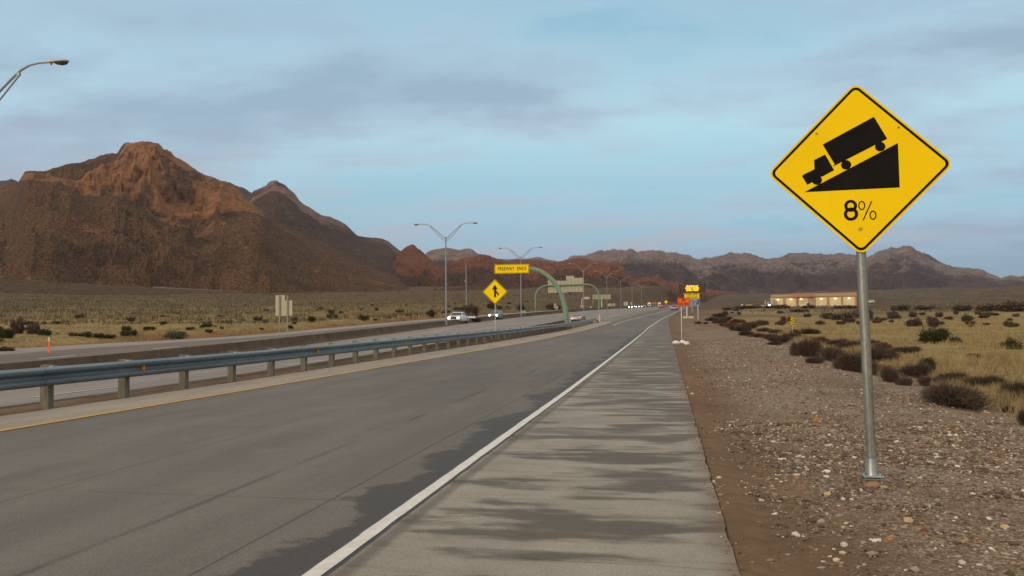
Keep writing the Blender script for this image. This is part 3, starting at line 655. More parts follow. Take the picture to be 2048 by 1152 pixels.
def grade_sign():
    X, Y, ZC = 1.889, 8.335, 3.07; yaw = -.046; lean = .0076
    zb = gz(1.95, 8.43) + .03; LEAN = .018
    root = empty('grade_warning_sign', (1.955, 8.43, zb))
    tag(root, 'large yellow diamond sign with truck on slope and 8% beside the concrete shoulder', 'road sign')
    # plate: local frame
    pl = MB(); pl.prism(rounded_diamond(.862, .085, 10), -.002, .002)
    Ml = Matrix.Translation(Vector((X, Y, ZC))-root.location) @ Matrix.Rotation(yaw, 4, 'Z') @ Matrix.Rotation(-lean, 4, 'Y')
    plate = pl.build('sign_face', M['yellow_face'], root); plate.matrix_local = Ml
    b = ring(rounded_diamond(.862-.028, .062, 10), rounded_diamond(.862-.028-.034, .045, 10), -.0034); b.build('border', M['black'], plate)
    box = [(-.323, .262), (.159, .503), (.273, .277), (.243, .262), (.215, .247), (.205, .24), (.196, .225), (-.062, .092), (-.07, .103), (-.12, .092), (-.135, .08), (-.15, .062), (-.222, .03), (-.215, .047)]
    t = MB(); film(t, [(-.323, .262), (.159, .503), (.273, .277), (-.2115, .046)], -.0034)
    film(t, [(-.232, .046), (-.150, .087), (-.146, .079), (-.228, .038)], -.0036)
    for cx, cz in ((-.112, .044), (.206, .204)):
        film(t, ell(cx, cz, .047, .047, 24), -.0042)
    t.build('truck_trailer_symbol', M['black'], plate)
    t = MB(); film(t, [(-.408, .112), (-.303, .160), (-.224, -.002), (-.338, -.060), (-.395, -.058), (-.430, -.108), (-.480, -.134), (-.526, -.045), (-.519, -.032), (-.503, -.024), (-.408, .019)], -.0034)
    film(t, ell(-.388, -.092, .047, .047, 24), -.0042); t.build('truck_cab_symbol', M['black'], plate)
    film(MB(), [(-.512, -.206), (.367, .228), (.368, -.208)], -.0034).build('slope_symbol', M['black'], plate)
    e = MB()
    for cz, ro, ri in ((-.365, (.059, .060), (.030, .031)), (-.447, (.066, .066), (.036, .036))):
        o_, i_ = ell(-.0835, cz, *ro), ell(-.0835, cz, *ri)
        e.add(*[(lambda r_: (r_.v, r_.f))(ring(o_, i_, -.0034 - (.0004 if cz < -.4 else 0)))][0])
    e.build('digit_eight', M['black'], plate)
    e = MB()
    for cx, cz in ((.018, -.367), (.117, -.4675)):
        r_ = ring(ell(cx, cz, .032, .046), ell(cx, cz, .021, .034), -.0034); e.add(r_.v, r_.f)
    film(e, [(.104, -.328), (.116, -.328), (.031, -.514), (.019, -.514)], -.0036, .0008)
    e.build('percent_sign', M['black'], plate)
    for cx, cz in ((-.376, .375), (.378, .382), (.001, -.598)):
        MB().tube([(cx, -.012, cz), (cx, .004, cz)], [.009, .011], 10).build('bolt', M['galv_dark'], plate)
    for cz in (.378, ):
        MB().box((0, .016, cz), (.92, .022, .035)).build('cross_bar', M['galv'], plate)
    # post
    top = Vector((X-.002, Y+.082, ZC+.42)) - root.location; base = Vector((0, 0, .16))
    MB().tube([base, base.lerp(top, .5), top], .0465, 20).build('post', M['post'], root, smooth=True)
    c = MB(); c.tube([(0, 0, .075), (0, 0, .12), (0, 0, .235)], [.064, .058, .054], 20); c.build('post_sleeve', M['galv'], root, smooth=True)
    MB().box((0, 0, .068), (.185, .17, .018)).build('slip_plate', M['galv'], root, bevel=.003)
    MB().box((0, 0, .042), (.18, .165, .016)).build('slip_plate', M['galv_dark'], root, bevel=.003)
    for a, b2 in ((-.074, -.066), (.074, -.066), (.074, .066), (-.074, .066)):
        MB().tube([(a, b2, .02), (a, b2, .105)], .010, 6).build('bolt', M['galv_dark'], root)
    MB().tube([(0, 0, -.14), (0, 0, .01), (0, 0, .034)], [.095, .080, .060], 16).build('footing', M['concrete_foot'], root, smooth=True)
def mat_face():
    t = NT('yellow_reflective_face', .62, .12); p = t.obj
    n = t.noise(t.map(p, (.8, 1, .8)), 1.6, 5, .55); f = t.noise(p, 300, 2, .5)
    c = t.ramp(n, (.3, (.88, .58, .001, 1)), (.7, (.94, .655, .0015, 1)))
    d = t.sep(t.map(p, (1, 0, 1), loc=(0, 0, .598))); rr = t.math('POWER', t.math('ADD', t.math('POWER', d[0], 2), t.math('POWER', d[2], 2)), .5)
    halo = t.math('MULTIPLY', t.ramp(rr, (.008, .7), (.035, 0)), t.ramp(t.noise(p, 40, 3), (.35, .3), (.6, 1)))
    c = t.mix(halo, c, (.35, .20, .03, 1)); st = t.noise(t.map(p, (9, 1, .8)), 1, 5, .6); c = t.mix(t.ramp(st, (.58, 0), (.78, .22)), c, (.5, .32, .03, 1))
    t.col(c); t.bump(f, .06, .001); return t.m
def mat_post():
    t = NT('galvanised_post', .38, .5); t.b.inputs['Metallic'].default_value = .55; p = t.obj
    n = t.noise(t.map(p, (14, 14, 1.6)), 1, 6, .65); sp = t.vor(t.map(p, (30, 30, 22)), 1, 'Color')
    c = t.ramp(n, (.3, (.17, .185, .165, 1)), (.7, (.31, .31, .27, 1))); c = t.mix(.18, c, t.mix(1, c, t.ramp(t.sep(sp)[0], (0, (.14, .15, .14, 1)), (1, (.42, .43, .40, 1)))))
    c = t.mix(t.ramp(t.noise(t.map(p, (3, 3, .7)), 1, 5), (.6, 0), (.75, .4)), c, (.17, .12, .07, 1))
    t.col(c); t.rough(t.ramp(n, (.3, .35), (.7, .55))); return t.m
M['yellow_face'] = mat_face(); M['post'] = mat_post(); grade_sign()

# ---------------------------------------------------------------- guardrail
def guardrail():
    W0, U0, U1 = -11.80, -12.0, 134.0
    root = empty('guardrail', (W0, 12.5, gz(W0, 12.5))); tag(root, 'long galvanised steel guardrail on short square posts between the ramp and the dirt median', 'guardrail')
    o = np.array(root.location)
    prof = []                                                    # W-beam section: (out, z), out = towards the ramp
    for a, b in [(0.0, .400), (.030, .412), (.072, .440), (.080, .468), (.072, .496), (.028, .524), (.006, .550), (.004, .560), (.006, .570), (.028, .596), (.072, .624), (.080, .652), (.072, .680), (.030, .708), (0.0, .720)]: prof.append((a, b))
    prof = [(a*1.1, b*1.14) for a, b in prof]; prof = prof + [(a-.006, b) for a, b in prof[::-1]]
    us = np.arange(13.34-2.26*11, U1+.1, 2.26); V = []
    for u in us:
        z = float(Zs(u, W0)); x0 = float(drift(u))
        for a, b in prof: V.append((W0+a+.11+x0-o[0], u-o[1], z+b-o[2]))
    n = len(prof); F = []
    for i in range(len(us)-1):
        for k in range(n): F.append((i*n+k, i*n+(k+1) % n, (i+1)*n+(k+1) % n, (i+1)*n+k))
    MB().add(V, F).build('rail', M['rail'], root, smooth=True)
    pm = bm_ = None; n = 0
    for u in us[4:]:
        uu = u+.36
        if uu > U1-1: break
        z = float(Zs(uu, W0-.05)); loc = (W0-.10+float(drift(uu))-o[0], uu-o[1], z-o[2]); n += 1
        if pm is None:
            q = MB().box((0, 0, .42), (.18, .155, .87)).build('post', M['gpost'], root, loc=loc, bevel=.01); pm = q.data
            r_ = MB().box((.14, .0, .645), (.10, .15, .38)).build('spacer_block', M['galv_dark'], q, bevel=.006)
            bm_ = r_.data
        else:
            q = link('post', pm, root, loc); r_ = link('spacer_block', bm_, q)
    # amber reflectors
    ref = None
    ug = np.arange(8, 130, .25); pxs = np.array([proj((W0+float(drift(q_)), q_, float(Zs(q_, W0))+.66))[0] for q_ in ug])
    for px in (274, 627, 805, 914, 989, 1040, 1078, 1108):
        u = float(np.interp(px, pxs, ug)); z = float(Zs(u, W0)); loc = (W0+.125+float(drift(u))-o[0], u-o[1], z+.635-o[2])
        if ref is None:
            ref = MB().prism([(0, -.045), (.075, -.055), (.075, .055), (0, .045)], -.006, .006).build('reflector', M['reflector'], root, loc=loc); rd = ref.data
        else: link('reflector', rd, root, loc)
    # turned down end piece
    z = float(Zs(136, W0)); x = W0+float(drift(136))-o[0]
    t = MB(); t.prism([(-.04, .46), (.05, .46), (.05, .87), (-.04, .87)], U1-o[1]-.2, U1-o[1]+.6)
    t.build('end_terminal', M['galv_dark'], root, loc=(x+.06, 0, float(Zs(U1, W0))-o[2]))
    t = MB(); t.tube([(x+.1, U1-o[1]+.5, z-o[2]+.55), (x+.5, U1-o[1]+4.0, z-o[2]+.05)], .09, 8); t.build('anchor_strut', M['plastic'], root)
def mat_rail():
    t = NT('weathered_guardrail_steel', .38, .5); t.b.inputs['Metallic'].default_value = .55; p = t.pos
    n = t.noise(t.map(p, (1, .5, 3)), 1, 6, .65); s_ = t.noise(t.map(p, (8, 1.4, 2)), 1, 5, .7)
    c = t.ramp(n, (.3, (.095, .128, .145, 1)), (.7, (.175, .22, .24, 1))); c = t.mix(t.ramp(s_, (.55, 0), (.72, .45)), c, (.10, .11, .11, 1))
    fr = t.math('ABSOLUTE', t.math('SUBTRACT', t.math('FRACT', t.math('DIVIDE', t.sep(p)[1], 3.81)), .5)); c = t.mix(t.ramp(fr, (.003, .7), (.008, 0)), c, (.06, .06, .06, 1))
    t.col(c); t.bump(n, .1, .01); return t.m
def mat_gpost():
    t = NT('weathered_guardrail_post', .85, .25); p = t.pos
    n = t.noise(t.map(p, (22, 22, 2.2)), 1, 6, .7); c = t.ramp(n, (.3, lin(82, 79, 68)), (.7, lin(126, 122, 106)))
    c = t.mix(t.ramp(t.noise(p, 3, 4), (.5, 0), (.7, .5)), c, lin(96, 78, 58)); t.col(c); t.bump(n, .4, .01); return t.m
M['rail'] = mat_rail(); M['gpost'] = mat_gpost(); M['reflector'] = simple('amber_reflector', (.75, .33, .02, 1), .35, 0, .1)
guardrail()

# ---------------------------------------------------------------- concrete barriers
def barrier(name, wf, us, hf, mat, label, shape=1.0, step=None):
    prof = [(-.30, 0), (-.30, .07), (-.18, .31), (-.09, 1.0), (.09, 1.0), (.18, .31), (.30, .07), (.30, 0)]
    V = []; n = len(prof)
    for u in us:
        w = wf(u); z = float(Zs(u, w)); h = hf(u)
        for a, b in prof: V.append((w+a*shape+float(drift(u)), u, z-.02+b*h if b else z-.05))
    F = []
    for i in range(len(us)-1):
        for k in range(n): F.append((i*n+k, i*n+(k+1) % n, (i+1)*n+(k+1) % n, (i+1)*n+k))
    F += [tuple(range(n)), tuple((len(us)-1)*n+k for k in range(n))[::-1]]
    o = MB().add(V, F).build(name, mat, None, smooth=False); tag(o, label, 'barrier'); return o
barrier('median_barrier', lambda u: -33.0, list(usamp(-20, 760)), lambda u: .84, M['barrier'], 'long brown stained concrete barrier between the main and oncoming carriageways')
barrier('tapered_barrier', lambda u: -12.72, list(np.linspace(16, 101, 45)), lambda u: .05+1.15*float(sst(10, 118, u)), M['barrier'], 'low brown concrete barrier growing taller towards the green sign pole behind the guardrail')

# ---------------------------------------------------------------- twin arm lamp posts in the median
def lamp_post():
    root = empty('street_lamp')
    MB().tube([(0, 0, -.3), (0, 0, 6), (0, 0, 12.9)], [.15, .12, .085], 14).build('pole', M['pole_grey'], root, smooth=True)
    MB().tube([(0, 0, 12.6), (0, 0, 13.35)], .12, 12).build('pole_cap', M['pole_grey'], root, smooth=True)
    for s in (-1, 1):
        up = [(s*.08, 0, 13.1), (s*1.0, 0, 13.95), (s*1.9, 0, 14.75), (s*2.35, 0, 15.1), (s*2.8, 0, 15.3), (s*3.3, 0, 15.38), (s*3.75, 0, 15.38)]
        arm = MB().tube(up, [.055]*4+[.045]*3, 8).build('arm', M['pole_grey'], root, smooth=True)
        MB().tube([(s*.08, 0, 12.65), (s*1.2, 0, 13.7), (s*2.25, 0, 14.85)], .04, 8).build('brace', M['pole_grey'], arm, smooth=True)
        MB().box((s*2.2, 0, 14.9), (.16, .10, .16)).build('clamp', M['galv_dark'], arm)
        # cobra head
        st = [(3.65, .05, .05, .05), (3.85, .09, .07, .08), (4.15, .15, .10, .11), (4.45, .19, .12, .12), (4.7, .18, .11, .10), (4.85, .10, .06, .05)]
        V = []; n = 14
        for x, hw, ht, hb in st:
            for k in range(n):
                a = 2*math.pi*k/n; V.append((s*x, hw*math.cos(a), 15.38 + (ht if math.sin(a) > 0 else hb*.45)*math.sin(a)))
        F = [(i*n+k, i*n+(k+1) % n, (i+1)*n+(k+1) % n, (i+1)*n+k) for i in range(len(st)-1) for k in range(n)]
        F += [tuple(range(n)), tuple((len(st)-1)*n+k for k in range(n))]
        hd = MB().add(V, F).build('lamp_head', M['lampshell'], root, smooth=True)
        V = []; st2 = [(4.12, .04, .02), (4.25, .14, .08), (4.5, .165, .12), (4.72, .14, .10), (4.83, .05, .03)]
        for x, hw, dz in st2:
            for k in range(9):
                a = math.pi+math.pi*k/8; V.append((s*x, hw*math.cos(a), 15.345+dz*1.25*math.sin(a)))
        F = [(i*9+k, i*9+k+1, (i+1)*9+k+1, (i+1)*9+k) for i in range(4) for k in range(8)]
        MB().add(V, F).build('lens', M['lens'], hd, smooth=True)
        MB().tube([(s*3.95, 0, 15.25), (s*3.95, 0, 15.38)], .035, 8).build('latch', M['plastic'], hd)
    return root
def lay(px, D, w=None, py=640):                                 # position on the land under a sight line at a given depth
    P = at(px, py, D); return (P[0], P[1], gz(P[0], P[1]))
lamp_labels = ['nearest street lamp, only its arm and head reaching in at the left edge',
 'tall twin arm street lamp in the median nearest the white pickup truck', 'twin arm street lamp rising behind the yellow FREEWAY ENDS sign',
 'twin arm street lamp at the right end of the gantry sign backs', 'twin arm street lamp rising from the small lattice sign back beyond the gantry',
 'sixth nearest twin arm lamp, just right of the lattice sign back', 'seventh nearest twin arm lamp, above the far headlights',
 'farthest twin arm street lamp of the receding median row']
proto = lamp_post()
for i, (px, D) in enumerate([(-52, 38.5), (892.6, 119), (1042.5, 176), (1168, 255), (1214.7, 322), (1242.4, 390), (1265, 456), (1284, 520)]):
    o = proto if i == 0 else copy_tree(proto)
    x, y, z = lay(px, D); o.location = (x, y, float(Zs(y, X2W(x, y)))); 
    o.rotation_euler.z = R_(0 if i == 0 else 0) + (YAW if i == 0 else R_(3))
    if i == 0: o.rotation_euler.z = R_(2)
    tag(o, lamp_labels[i], 'street lamp', 'twin arm street lamps along the median')

# ---------------------------------------------------------------- FREEWAY ENDS cantilever
def bend(p0, p1, p2, n=10): return [tuple((1-t)**2*a + 2*t*(1-t)*b + t*t*c for a, b, c in zip(p0, p1, p2)) for t in [i/n for i in range(n+1)]]
def freeway_ends():
    D = 107; x, y, z = lay(1132.8, D); z = float(Zs(y, X2W(x, y)))
    ps = D/FPX                                                   # metres per pixel there
    root = empty('cantilever_sign', (x, y, z), YAW*.35); tag(root, 'green curved pipe cantilever carrying the yellow FREEWAY ENDS sign', 'sign')
    ht = at(1132, 536, D)[2]-z
    e = 74*ps
    pts = [(0, 0, -.3), (0, 0, ht-8.4), (-.02, 0, ht-6.9)] + [(-.02-4.95*(1-math.cos(a)), 0, ht-6.9+ (6.9)*math.sin(a)) for a in np.linspace(.12, math.pi/2, 14)] + [(-e-2.2, 0, ht+.02)]
    MB().tube(pts, [.37, .37, .365]+list(np.linspace(.36, .27, 14))+[.22], 20).build('pipe_arm', M['green'], root, smooth=True)
    MB().box((0, 0, .06), (1.0, 1.0, .12)).build('base_plate', M['green'], root)
    MB().tube([(0, 0, -.4), (0, 0, .02)], .62, 18).build('footing', M['barrier'], root)
    w, h = 70*ps, 18.2*ps; cx = -e-w/2+.05; zc = ht+.02
    f = MB().box((cx, -.33, zc), (w, .05, h)).build('sign_panel', M['yellow'], root, bevel=.01)
    r_ = MB(); 
    for a, b, c, d in ((cx, zc+h/2-.07, w-.1, .045), (cx, zc-h/2+.07, w-.1, .045)): r_.box((a, -.358, b), (c, .004, d))
    for s in (-1, 1): r_.box((cx+s*(w/2-.07), -.3585, zc), (.045, .004, h-.16))
    r_.build('border', M['black'], f)
    text_part('lettering', 'FREEWAY', .70, M['black'], f, (cx-.80, -.36, zc), width=2.25, spacing=1.15, bold=.010)
    text_part('lettering', 'ENDS', .70, M['black'], f, (cx+1.33, -.36, zc), width=1.25, spacing=1.15, bold=.010)
freeway_ends()

# ---------------------------------------------------------------- merge diamond
def merge_sign():
    D = 60; P = at(990, 583.5, D); x, y = P[0], P[1]; z = gz(x, y)
    root = empty('merge_sign', (x, y, z), YAW*.5); tag(root, 'yellow diamond merge arrow sign on a thin post behind the guardrail', 'road sign')
    zc = P[2]-z; f = MB().prism(rounded_diamond(.96, .07, 6), -.004, .004).build('sign_face', M['yellow'], root, loc=(0, 0, zc))
    ring(rounded_diamond(.93, .055, 6), rounded_diamond(.875, .045, 6), -.006).build('border', M['black'], f)
    a = MB(); film(a, [(-.07, -.42), (.075, -.42), (.075, .20), (.20, .14), (.215, .17), (.02, .50), (0, .51), (-.02, .50), (-.215, .17), (-.20, .14), (-.07, .20)], -.007)
    film(a, [(.075, .10), (.075, -.07), (.24, -.29), (.325, -.21)], -.0065); a.build('merge_arrow', M['black'], f)
    MB().tube([(0, .05, -.2), (0, .05, zc+.5)], .038, 10).build('post', M['galv'], root, smooth=True)
merge_sign()

# ---------------------------------------------------------------- gantry with sign backs
def gantry():
    D = 300; xl, yl, _ = lay(1071.3, D); xr, yr, _ = lay(1198.2, D)
    zl = gz(xl, yl); zr = gz(xr, yr); ang = math.atan2(yr-yl, xr-xl); W_ = math.hypot(xr-xl, yr-yl); ps = D/FPX
    root = empty('sign_gantry', (xl, yl, min(zl, zr)), ang); tag(root, 'green arched pipe gantry over the carriageway holding unpainted sign backs', 'sign gantry')
    zt = at(1130, 570.8, D)[2]-root.location.z; bx = 4.6; bz = 4.4
    pts = [(0, 0, -.5), (0, 0, zt-bz)] + [(bx*(1-math.cos(a)), 0, zt-bz+bz*math.sin(a)) for a in np.linspace(.15, math.pi/2, 9)]
    rp = [(W_-p[0], 0, p[2]+.35*(p[2] > 1)) for p in pts][::-1]
    MB().tube(pts+rp, .32, 14).build('pipe_frame', M['green'], root, smooth=True)
    def X(px): return (px-1071.3)*ps*1.0*(W_/((1198.2-1071.3)*ps))
    def Zp(py): return at(1130, py, D)[2]-root.location.z
    panels = [(1097, 1133, 561, 585.2), (1133.5, 1168.8, 555.5, 583.8)]
    tops = [(1097, 1113, 559, 561), (1133.5, 1149.5, 551.6, 555.5)]
    for i, (a, b, c, d) in enumerate(panels):
        p = MB().box(((X(a)+X(b))/2, +.62, (Zp(c)+Zp(d))/2), (X(b)-X(a), .06, Zp(c)-Zp(d))).build('sign_back', M['aluminium'], root)
        for k in range(5):
            xx = X(a)+(X(b)-X(a))*(k+.5)/5; MB().box((xx, .53, (Zp(c)+Zp(d))/2), (.10, .10, Zp(c)-Zp(d)-.1)).build('stiffener', M['galv_dark'], p)
        a, b, c, d = tops[i]; MB().box(((X(a)+X(b))/2, +.60, (Zp(c)+Zp(d))/2), (X(b)-X(a), .06, Zp(c)-Zp(d))).build('exit_tab', M['aluminium'], p)
    for px in (1115.8, 1140.3): MB().box((X(px), -.6, Zp(587.3)), (.85, .5, .85)).build('signal_box', M['plastic'], root)
gantry()
def butterfly():
    D = 330; x, y, z = lay(1203.9, D); ps = D/FPX; root = empty('lattice_sign', (x, y, z), YAW*.5)
    tag(root, 'small lattice framed sign back on one post beyond the gantry', 'sign')
    zc = at(1204, 593.8, D)[2]-z; w = 36.5*ps; h = 10*ps
    MB().tube([(0, 0, -.5), (0, 0, zc)], .22, 10).build('post', M['cream'], root)
    p = MB().box((0, -.1, zc), (w, .1, h)).build('sign_back', M['aluminium'], root)
    g_ = MB()
    for zz in (zc+h/2-.1, zc, zc-h/2+.1): g_.tube([(-w/2, -.25, zz), (w/2, -.25, zz)], .06, 6)
    for k in range(13): g_.tube([(-w/2+w*k/12, -.25, zc-h/2), (-w/2+w*min(12, k+(1 if k % 2 else -1) if 0 < k < 12 else k)/12, -.25, zc+h/2)], .05, 6)
    g_.build('truss', M['galv_dark'], root); MB().tube([(0, -.3, -.3), (0, -.3, .8)], .5, 12).build('crash_drum', M['cream'], root)
butterfly()

# ---------------------------------------------------------------- smaller signs and posts, each where the photo has it
def two_post_back(name, label, D, rects, posts, pyb, mat='aluminium', cat='sign', rz=YAW, thick=.05, pw=.06, ground_px=None):
    """rects: (px0, px1, py0, py1) boards; posts: px"""
    cx = (min(r[0] for r in rects)+max(r[1] for r in rects))/2
    P = at(cx, pyb, D); x, y = P[0], P[1]; z = gz(x, y); root = empty(name, (x, y, z), rz); tag(root, label, cat); ps = D/FPX; b0 = None
    for i, (a, b, c, d) in enumerate(rects):
        z1 = at(cx, c, D)[2]-z; z0 = at(cx, d, D)[2]-z; xc = ((a+b)/2-cx)*ps
        bb = MB().box((xc, -.02*i, (z0+z1)/2), ((b-a)*ps, thick, z1-z0)).build('board', M[mat] if isinstance(mat, str) else M[mat[i]], root)
        b0 = b0 or bb
    for p in posts:
        MB().box(((p-cx)*ps, -(thick/2+pw/2+.03)*(1 if mat == 'aluminium' else -1), (at(cx, rects[0][2], D)[2]-z)/2-.15), (pw, pw, at(cx, rects[0][2], D)[2]-z+.2)).build('post', M['galv'] if mat != 'aluminium' else M['post'], root)
    return root, ps, cx, z
two_post_back('sign_board', 'blank back of a stepped road sign on two posts at the left verge', 107, [(551, 569.5, 590.3, 632), (569.7, 584.5, 601, 631.2)], [559.3, 575.2], 650, pw=.16)
for px0, px1, py0, py1, D, lab in [(1043.5, 1050.8, 621.3, 628.8, 185, 'small square tan sign back low beside the second lamp post'),
        (1107.8, 1112.6, 606.8, 616.5, 250, 'narrow upright tan sign back left of the thick green pole'), (1112, 1116.5, 611.2, 619, 252, 'short tan sign back overlapping a taller narrow one'),
        (1161, 1166, 610.5, 615.8, 300, 'tiny pale sign back under the hooked white pole'), (1180, 1184, 612.6, 616.2, 300, 'tiny pale marker board on the red bank'),
        (1216, 1223.5, 607.2, 612.2, 380, 'low tan sign back right of the lattice sign, left of a pair'), (1225.3, 1230.6, 606.7, 611.8, 380, 'low tan sign back right of the lattice sign, right of a pair'),
        (1247.4, 1256.2, 603.6, 611, 420, 'square tan sign back just left of the far headlights'), (1185.5, 1187.3, 601.5, 605, 380, 'tiny white sign against the dark slope left of the gantry post'),
        (1261, 1264.5, 604.5, 609, 470, 'tiny tan sign back above the far headlights')]:
    two_post_back('sign_board', lab, D, [(px0, px1, py0, py1)], [(px0+px1)/2], 625, pw=.12)
def hooked():
    D = 300; x, y, z = lay(1164.3, D); root = empty('hooked_pole', (x, y, z), YAW*.6); tag(root, 'thin white pole with curved arm and small sign beyond the thick green pole', 'pole'); ps = D/FPX
    zt = at(1164, 594.5, D)[2]-z
    MB().tube([(0, 0, -.3), (0, 0, zt-1.2)]+bend((0, 0, zt-1), (.1, 0, zt), (1.3, 0, zt), 6)+[(2.5, 0, zt)], .10, 8).build('pole', M['white'], root, smooth=True)
    MB().box((1.9, -.1, zt-.35), (1.9, .06, .8)).build('small_sign', M['aluminium'], root)
hooked()
def utility():
    D = 250; x, y, z = lay(933, D); root = empty('utility_pole', (x, y, z), YAW); tag(root, 'bare slender utility pole standing behind the white pickup', 'pole')
    zt = at(933, 525.5, D)[2]-z; MB().tube([(0, 0, -.5), (0, 0, zt)], [.19, .13], 10).build('pole', M['pole_grey'], root, smooth=True)
    MB().box((-.35, 0, zt*.62), (.35, .35, .7)).build('transformer', M['pole_grey'], root)
utility()
def marker_post(px, pyb, D, col1, col2, label, h, w=.10):
    x, y, z = lay(px, D); root = empty('marker_post', (x, y, z), YAW); tag(root, label, 'marker post')
    MB().box((0, 0, h*.36), (w, .03, h*.76)).build('post', M[col1], root); MB().box((0, 0, h*.87), (w, .034, h*.26)).build('reflective_band', M[col2], root)
marker_post(98.5, 703, 58.5, 'orange', 'cream', 'slim orange delineator post with pale top on the left verge', 1.15, .10)
marker_post(1199, 655, 137, 'cream', 'cream', 'cream delineator post at the guardrail nose', 1.30, .17)
def road_text_sign(name, label, D, rect, mat, lines, tmat, posts, cat='road sign', size=.3, back=None, border=None, pt=.07, pybase=None, widths=None):
    a, b, c, d = rect; cx = (a+b)/2; P = at(cx, (c+d)/2, D); x, y = P[0], P[1]; z = gz(x, y) if pybase is None else min(gz(x, y), at(cx, pybase, D)[2]+5); ps = D/FPX
    root = empty(name, (x, y, z), YAW*.5); tag(root, label, cat); zc = P[2]-z; w, h = (b-a)*ps, (d-c)*ps
    f = MB().box((0, 0, zc), (w, .03, h)).build('sign_panel', M[mat], root, bevel=.008)
    if border:
        r_ = MB(); t = h*.03
        for s in (-1, 1): r_.box((0, -.018, zc+s*(h/2-t*1.2)), (w-t*2, .004, t)); r_.box((s*(w/2-t*1.2), -.0185, zc), (t, .004, h-t*4))
        r_.build('border', M[border], f)
    for i, tx in enumerate(lines):
        text_part('lettering', tx, size, M[tmat], f, (0, -.018, zc + h/2 - h*(i+.5)/len(lines)*.92 - h*.04), width=w*(widths[i] if widths else .8), bold=.012*size)
    for p in posts: MB().tube([((p-cx)*ps, .05, -.3), ((p-cx)*ps, .05, zc+h*.4)], pt, 8).build('post', M['galv'], root)
    return root, ps
road_text_sign('work_sign', 'orange END ROAD WORK sign on a slender post by the shoulder', 53, (1355.3, 1379.6, 596, 612.8), 'orange', ['END', 'ROAD WORK'], 'black', [1362.5], size=.26, border='black', pt=.028, widths=[.34, .84])
road_text_sign('grade_advisory_sign', 'yellow two line warning board below the lit message board', 178, (1368.8, 1398.6, 587, 597.4), 'yellow', ['SHARP CURVES', 'STEEP GRADES'], 'black', [1372.5, 1395.5], size=.5, border='black', widths=[.78, .78])
road_text_sign('blue_information_sign', 'blue sign with three white lines partly behind the orange sign', 150, (1367.5, 1398.8, 598, 610.4), 'blue', ['TRUCK INFO', 'ROUTE TO', 'LOOP 375'], 'white', [1374.3, 1395.4], size=.35, border='white', widths=[.72, .66, .56])
def message_board():
    D = 230; cx = 1384.5; P = at(cx, 576.5, D); x, y = P[0], P[1]; z = gz(x, y); ps = D/FPX; root = empty('message_board', (x, y, z), YAW*.4)
    tag(root, 'overhead electronic message board with lit amber letters', 'message board'); zc = P[2]-z; w, h = 49*ps, 14.5*ps
    c = MB().box((0, .5, zc), (w, .9, h)).build('cabinet', M['vms'], root, bevel=.03)
    MB().box((0, .04, zc), (w-.5, .03, h-.5)).build('display_face', M['vmsface'], c)
    for s in (-1, 1): MB().box((s*w/2, .2, zc+.1), (.28, .5, h+.7)).build('end_frame', M['plastic'], c)
    for i, tx in enumerate(['BUCKLE UP', 'EVERY RIDER', 'EVERY RIDE']):
        text_part('lettering', tx, .62, M['amber'], c, (0, .02, zc+.60-.60*i), width=[3.3, 3.9, 3.4][i], bold=.022)
    MB().tube([(0, .6, -.4), (0, .6, zc-h/2+.05)], .26, 14).build('column', M['pole_grey'], root, smooth=True)
message_board()
def object_marker():
    D = 70; P = at(1584.7, 643, D); x, y = P[0], P[1]; z = gz(x, y); root = empty('object_marker', (x, y, z), YAW*1.6)
    tag(root, 'narrow black and yellow striped object marker out in the dry grass', 'marker sign'); zc = P[2]-z
    f = MB().box((0, 0, zc), (.31, .012, .80)).build('sign_panel', M['yellow'], root)
    s_ = MB()
    for k in range(4):
        z0 = zc-.36+k*.205; s_.prism([(-.15, z0-.06), (.15, z0+.09), (.15, min(z0+.185, zc+.395)), (-.15, z0+.035)], -.010, -.007)
    s_.build('stripes', M['black'], f); MB().box((0, .03, (zc-.2)/2), (.05, .04, zc+.2)).build('post', M['galv'], root)
object_marker()
# white bags weighing the sign's foot, pale kerb block
def lump(name, px, py, sx, sy, sz, mat, label, cat, seed, group=None, sink=.25, n=3):
    P, D = hit(px, py); import bmesh
    bm = bmesh.new(); bmesh.ops.create_icosphere(bm, subdivisions=n, radius=1)
    r = np.random.default_rng(seed); A = np.array([v.co[:] for v in bm.verts]); k = 1+.30*fbm(A[:, 0]*1.6+seed, A[:, 1]*1.6+A[:, 2]*1.3, 3, seed)
    for v, q in zip(bm.verts, k): v.co = Vector((v.co.x*sx*q, v.co.y*sy*q, max(-.6, v.co.z)*sz*q))
    me = bpy.data.meshes.new(name); bm.to_mesh(me); bm.free(); me.materials.append(mat); me.polygons.foreach_set('use_smooth', [name in ('white_bag',)]*len(me.polygons))
    o = link(name, me, None, (P[0], P[1], P[2]+sz*(.6-sink)), (0, 0, r.uniform(0, 3))); tag(o, label, cat, group); return o
lump('white_bag', 1352.5, 688, .24, .17, .15, M['sand'], 'single white sandbag on the dirt left of the thin sign post', 'sandbag', 3, 'white sandbags')
lump('white_bag', 1366, 686.5, .21, .15, .15, M['sand'], 'white sandbag leaning on another, behind it and to its left', 'sandbag', 5, 'white sandbags')
lump('white_bag', 1374, 689, .22, .16, .14, M['sand'], 'rightmost white sandbag, slumped against its neighbour', 'sandbag', 8, 'white sandbags')
P, D = hit(1376.5, 636.5); o = MB().box((0, 0, .15), (1.9, .4, .4)).build('concrete_block', M['cream'], None, loc=P, rot=(0, 0, YAW), bevel=.04); tag(o, 'long pale concrete block on the dirt below the blue sign', 'block')
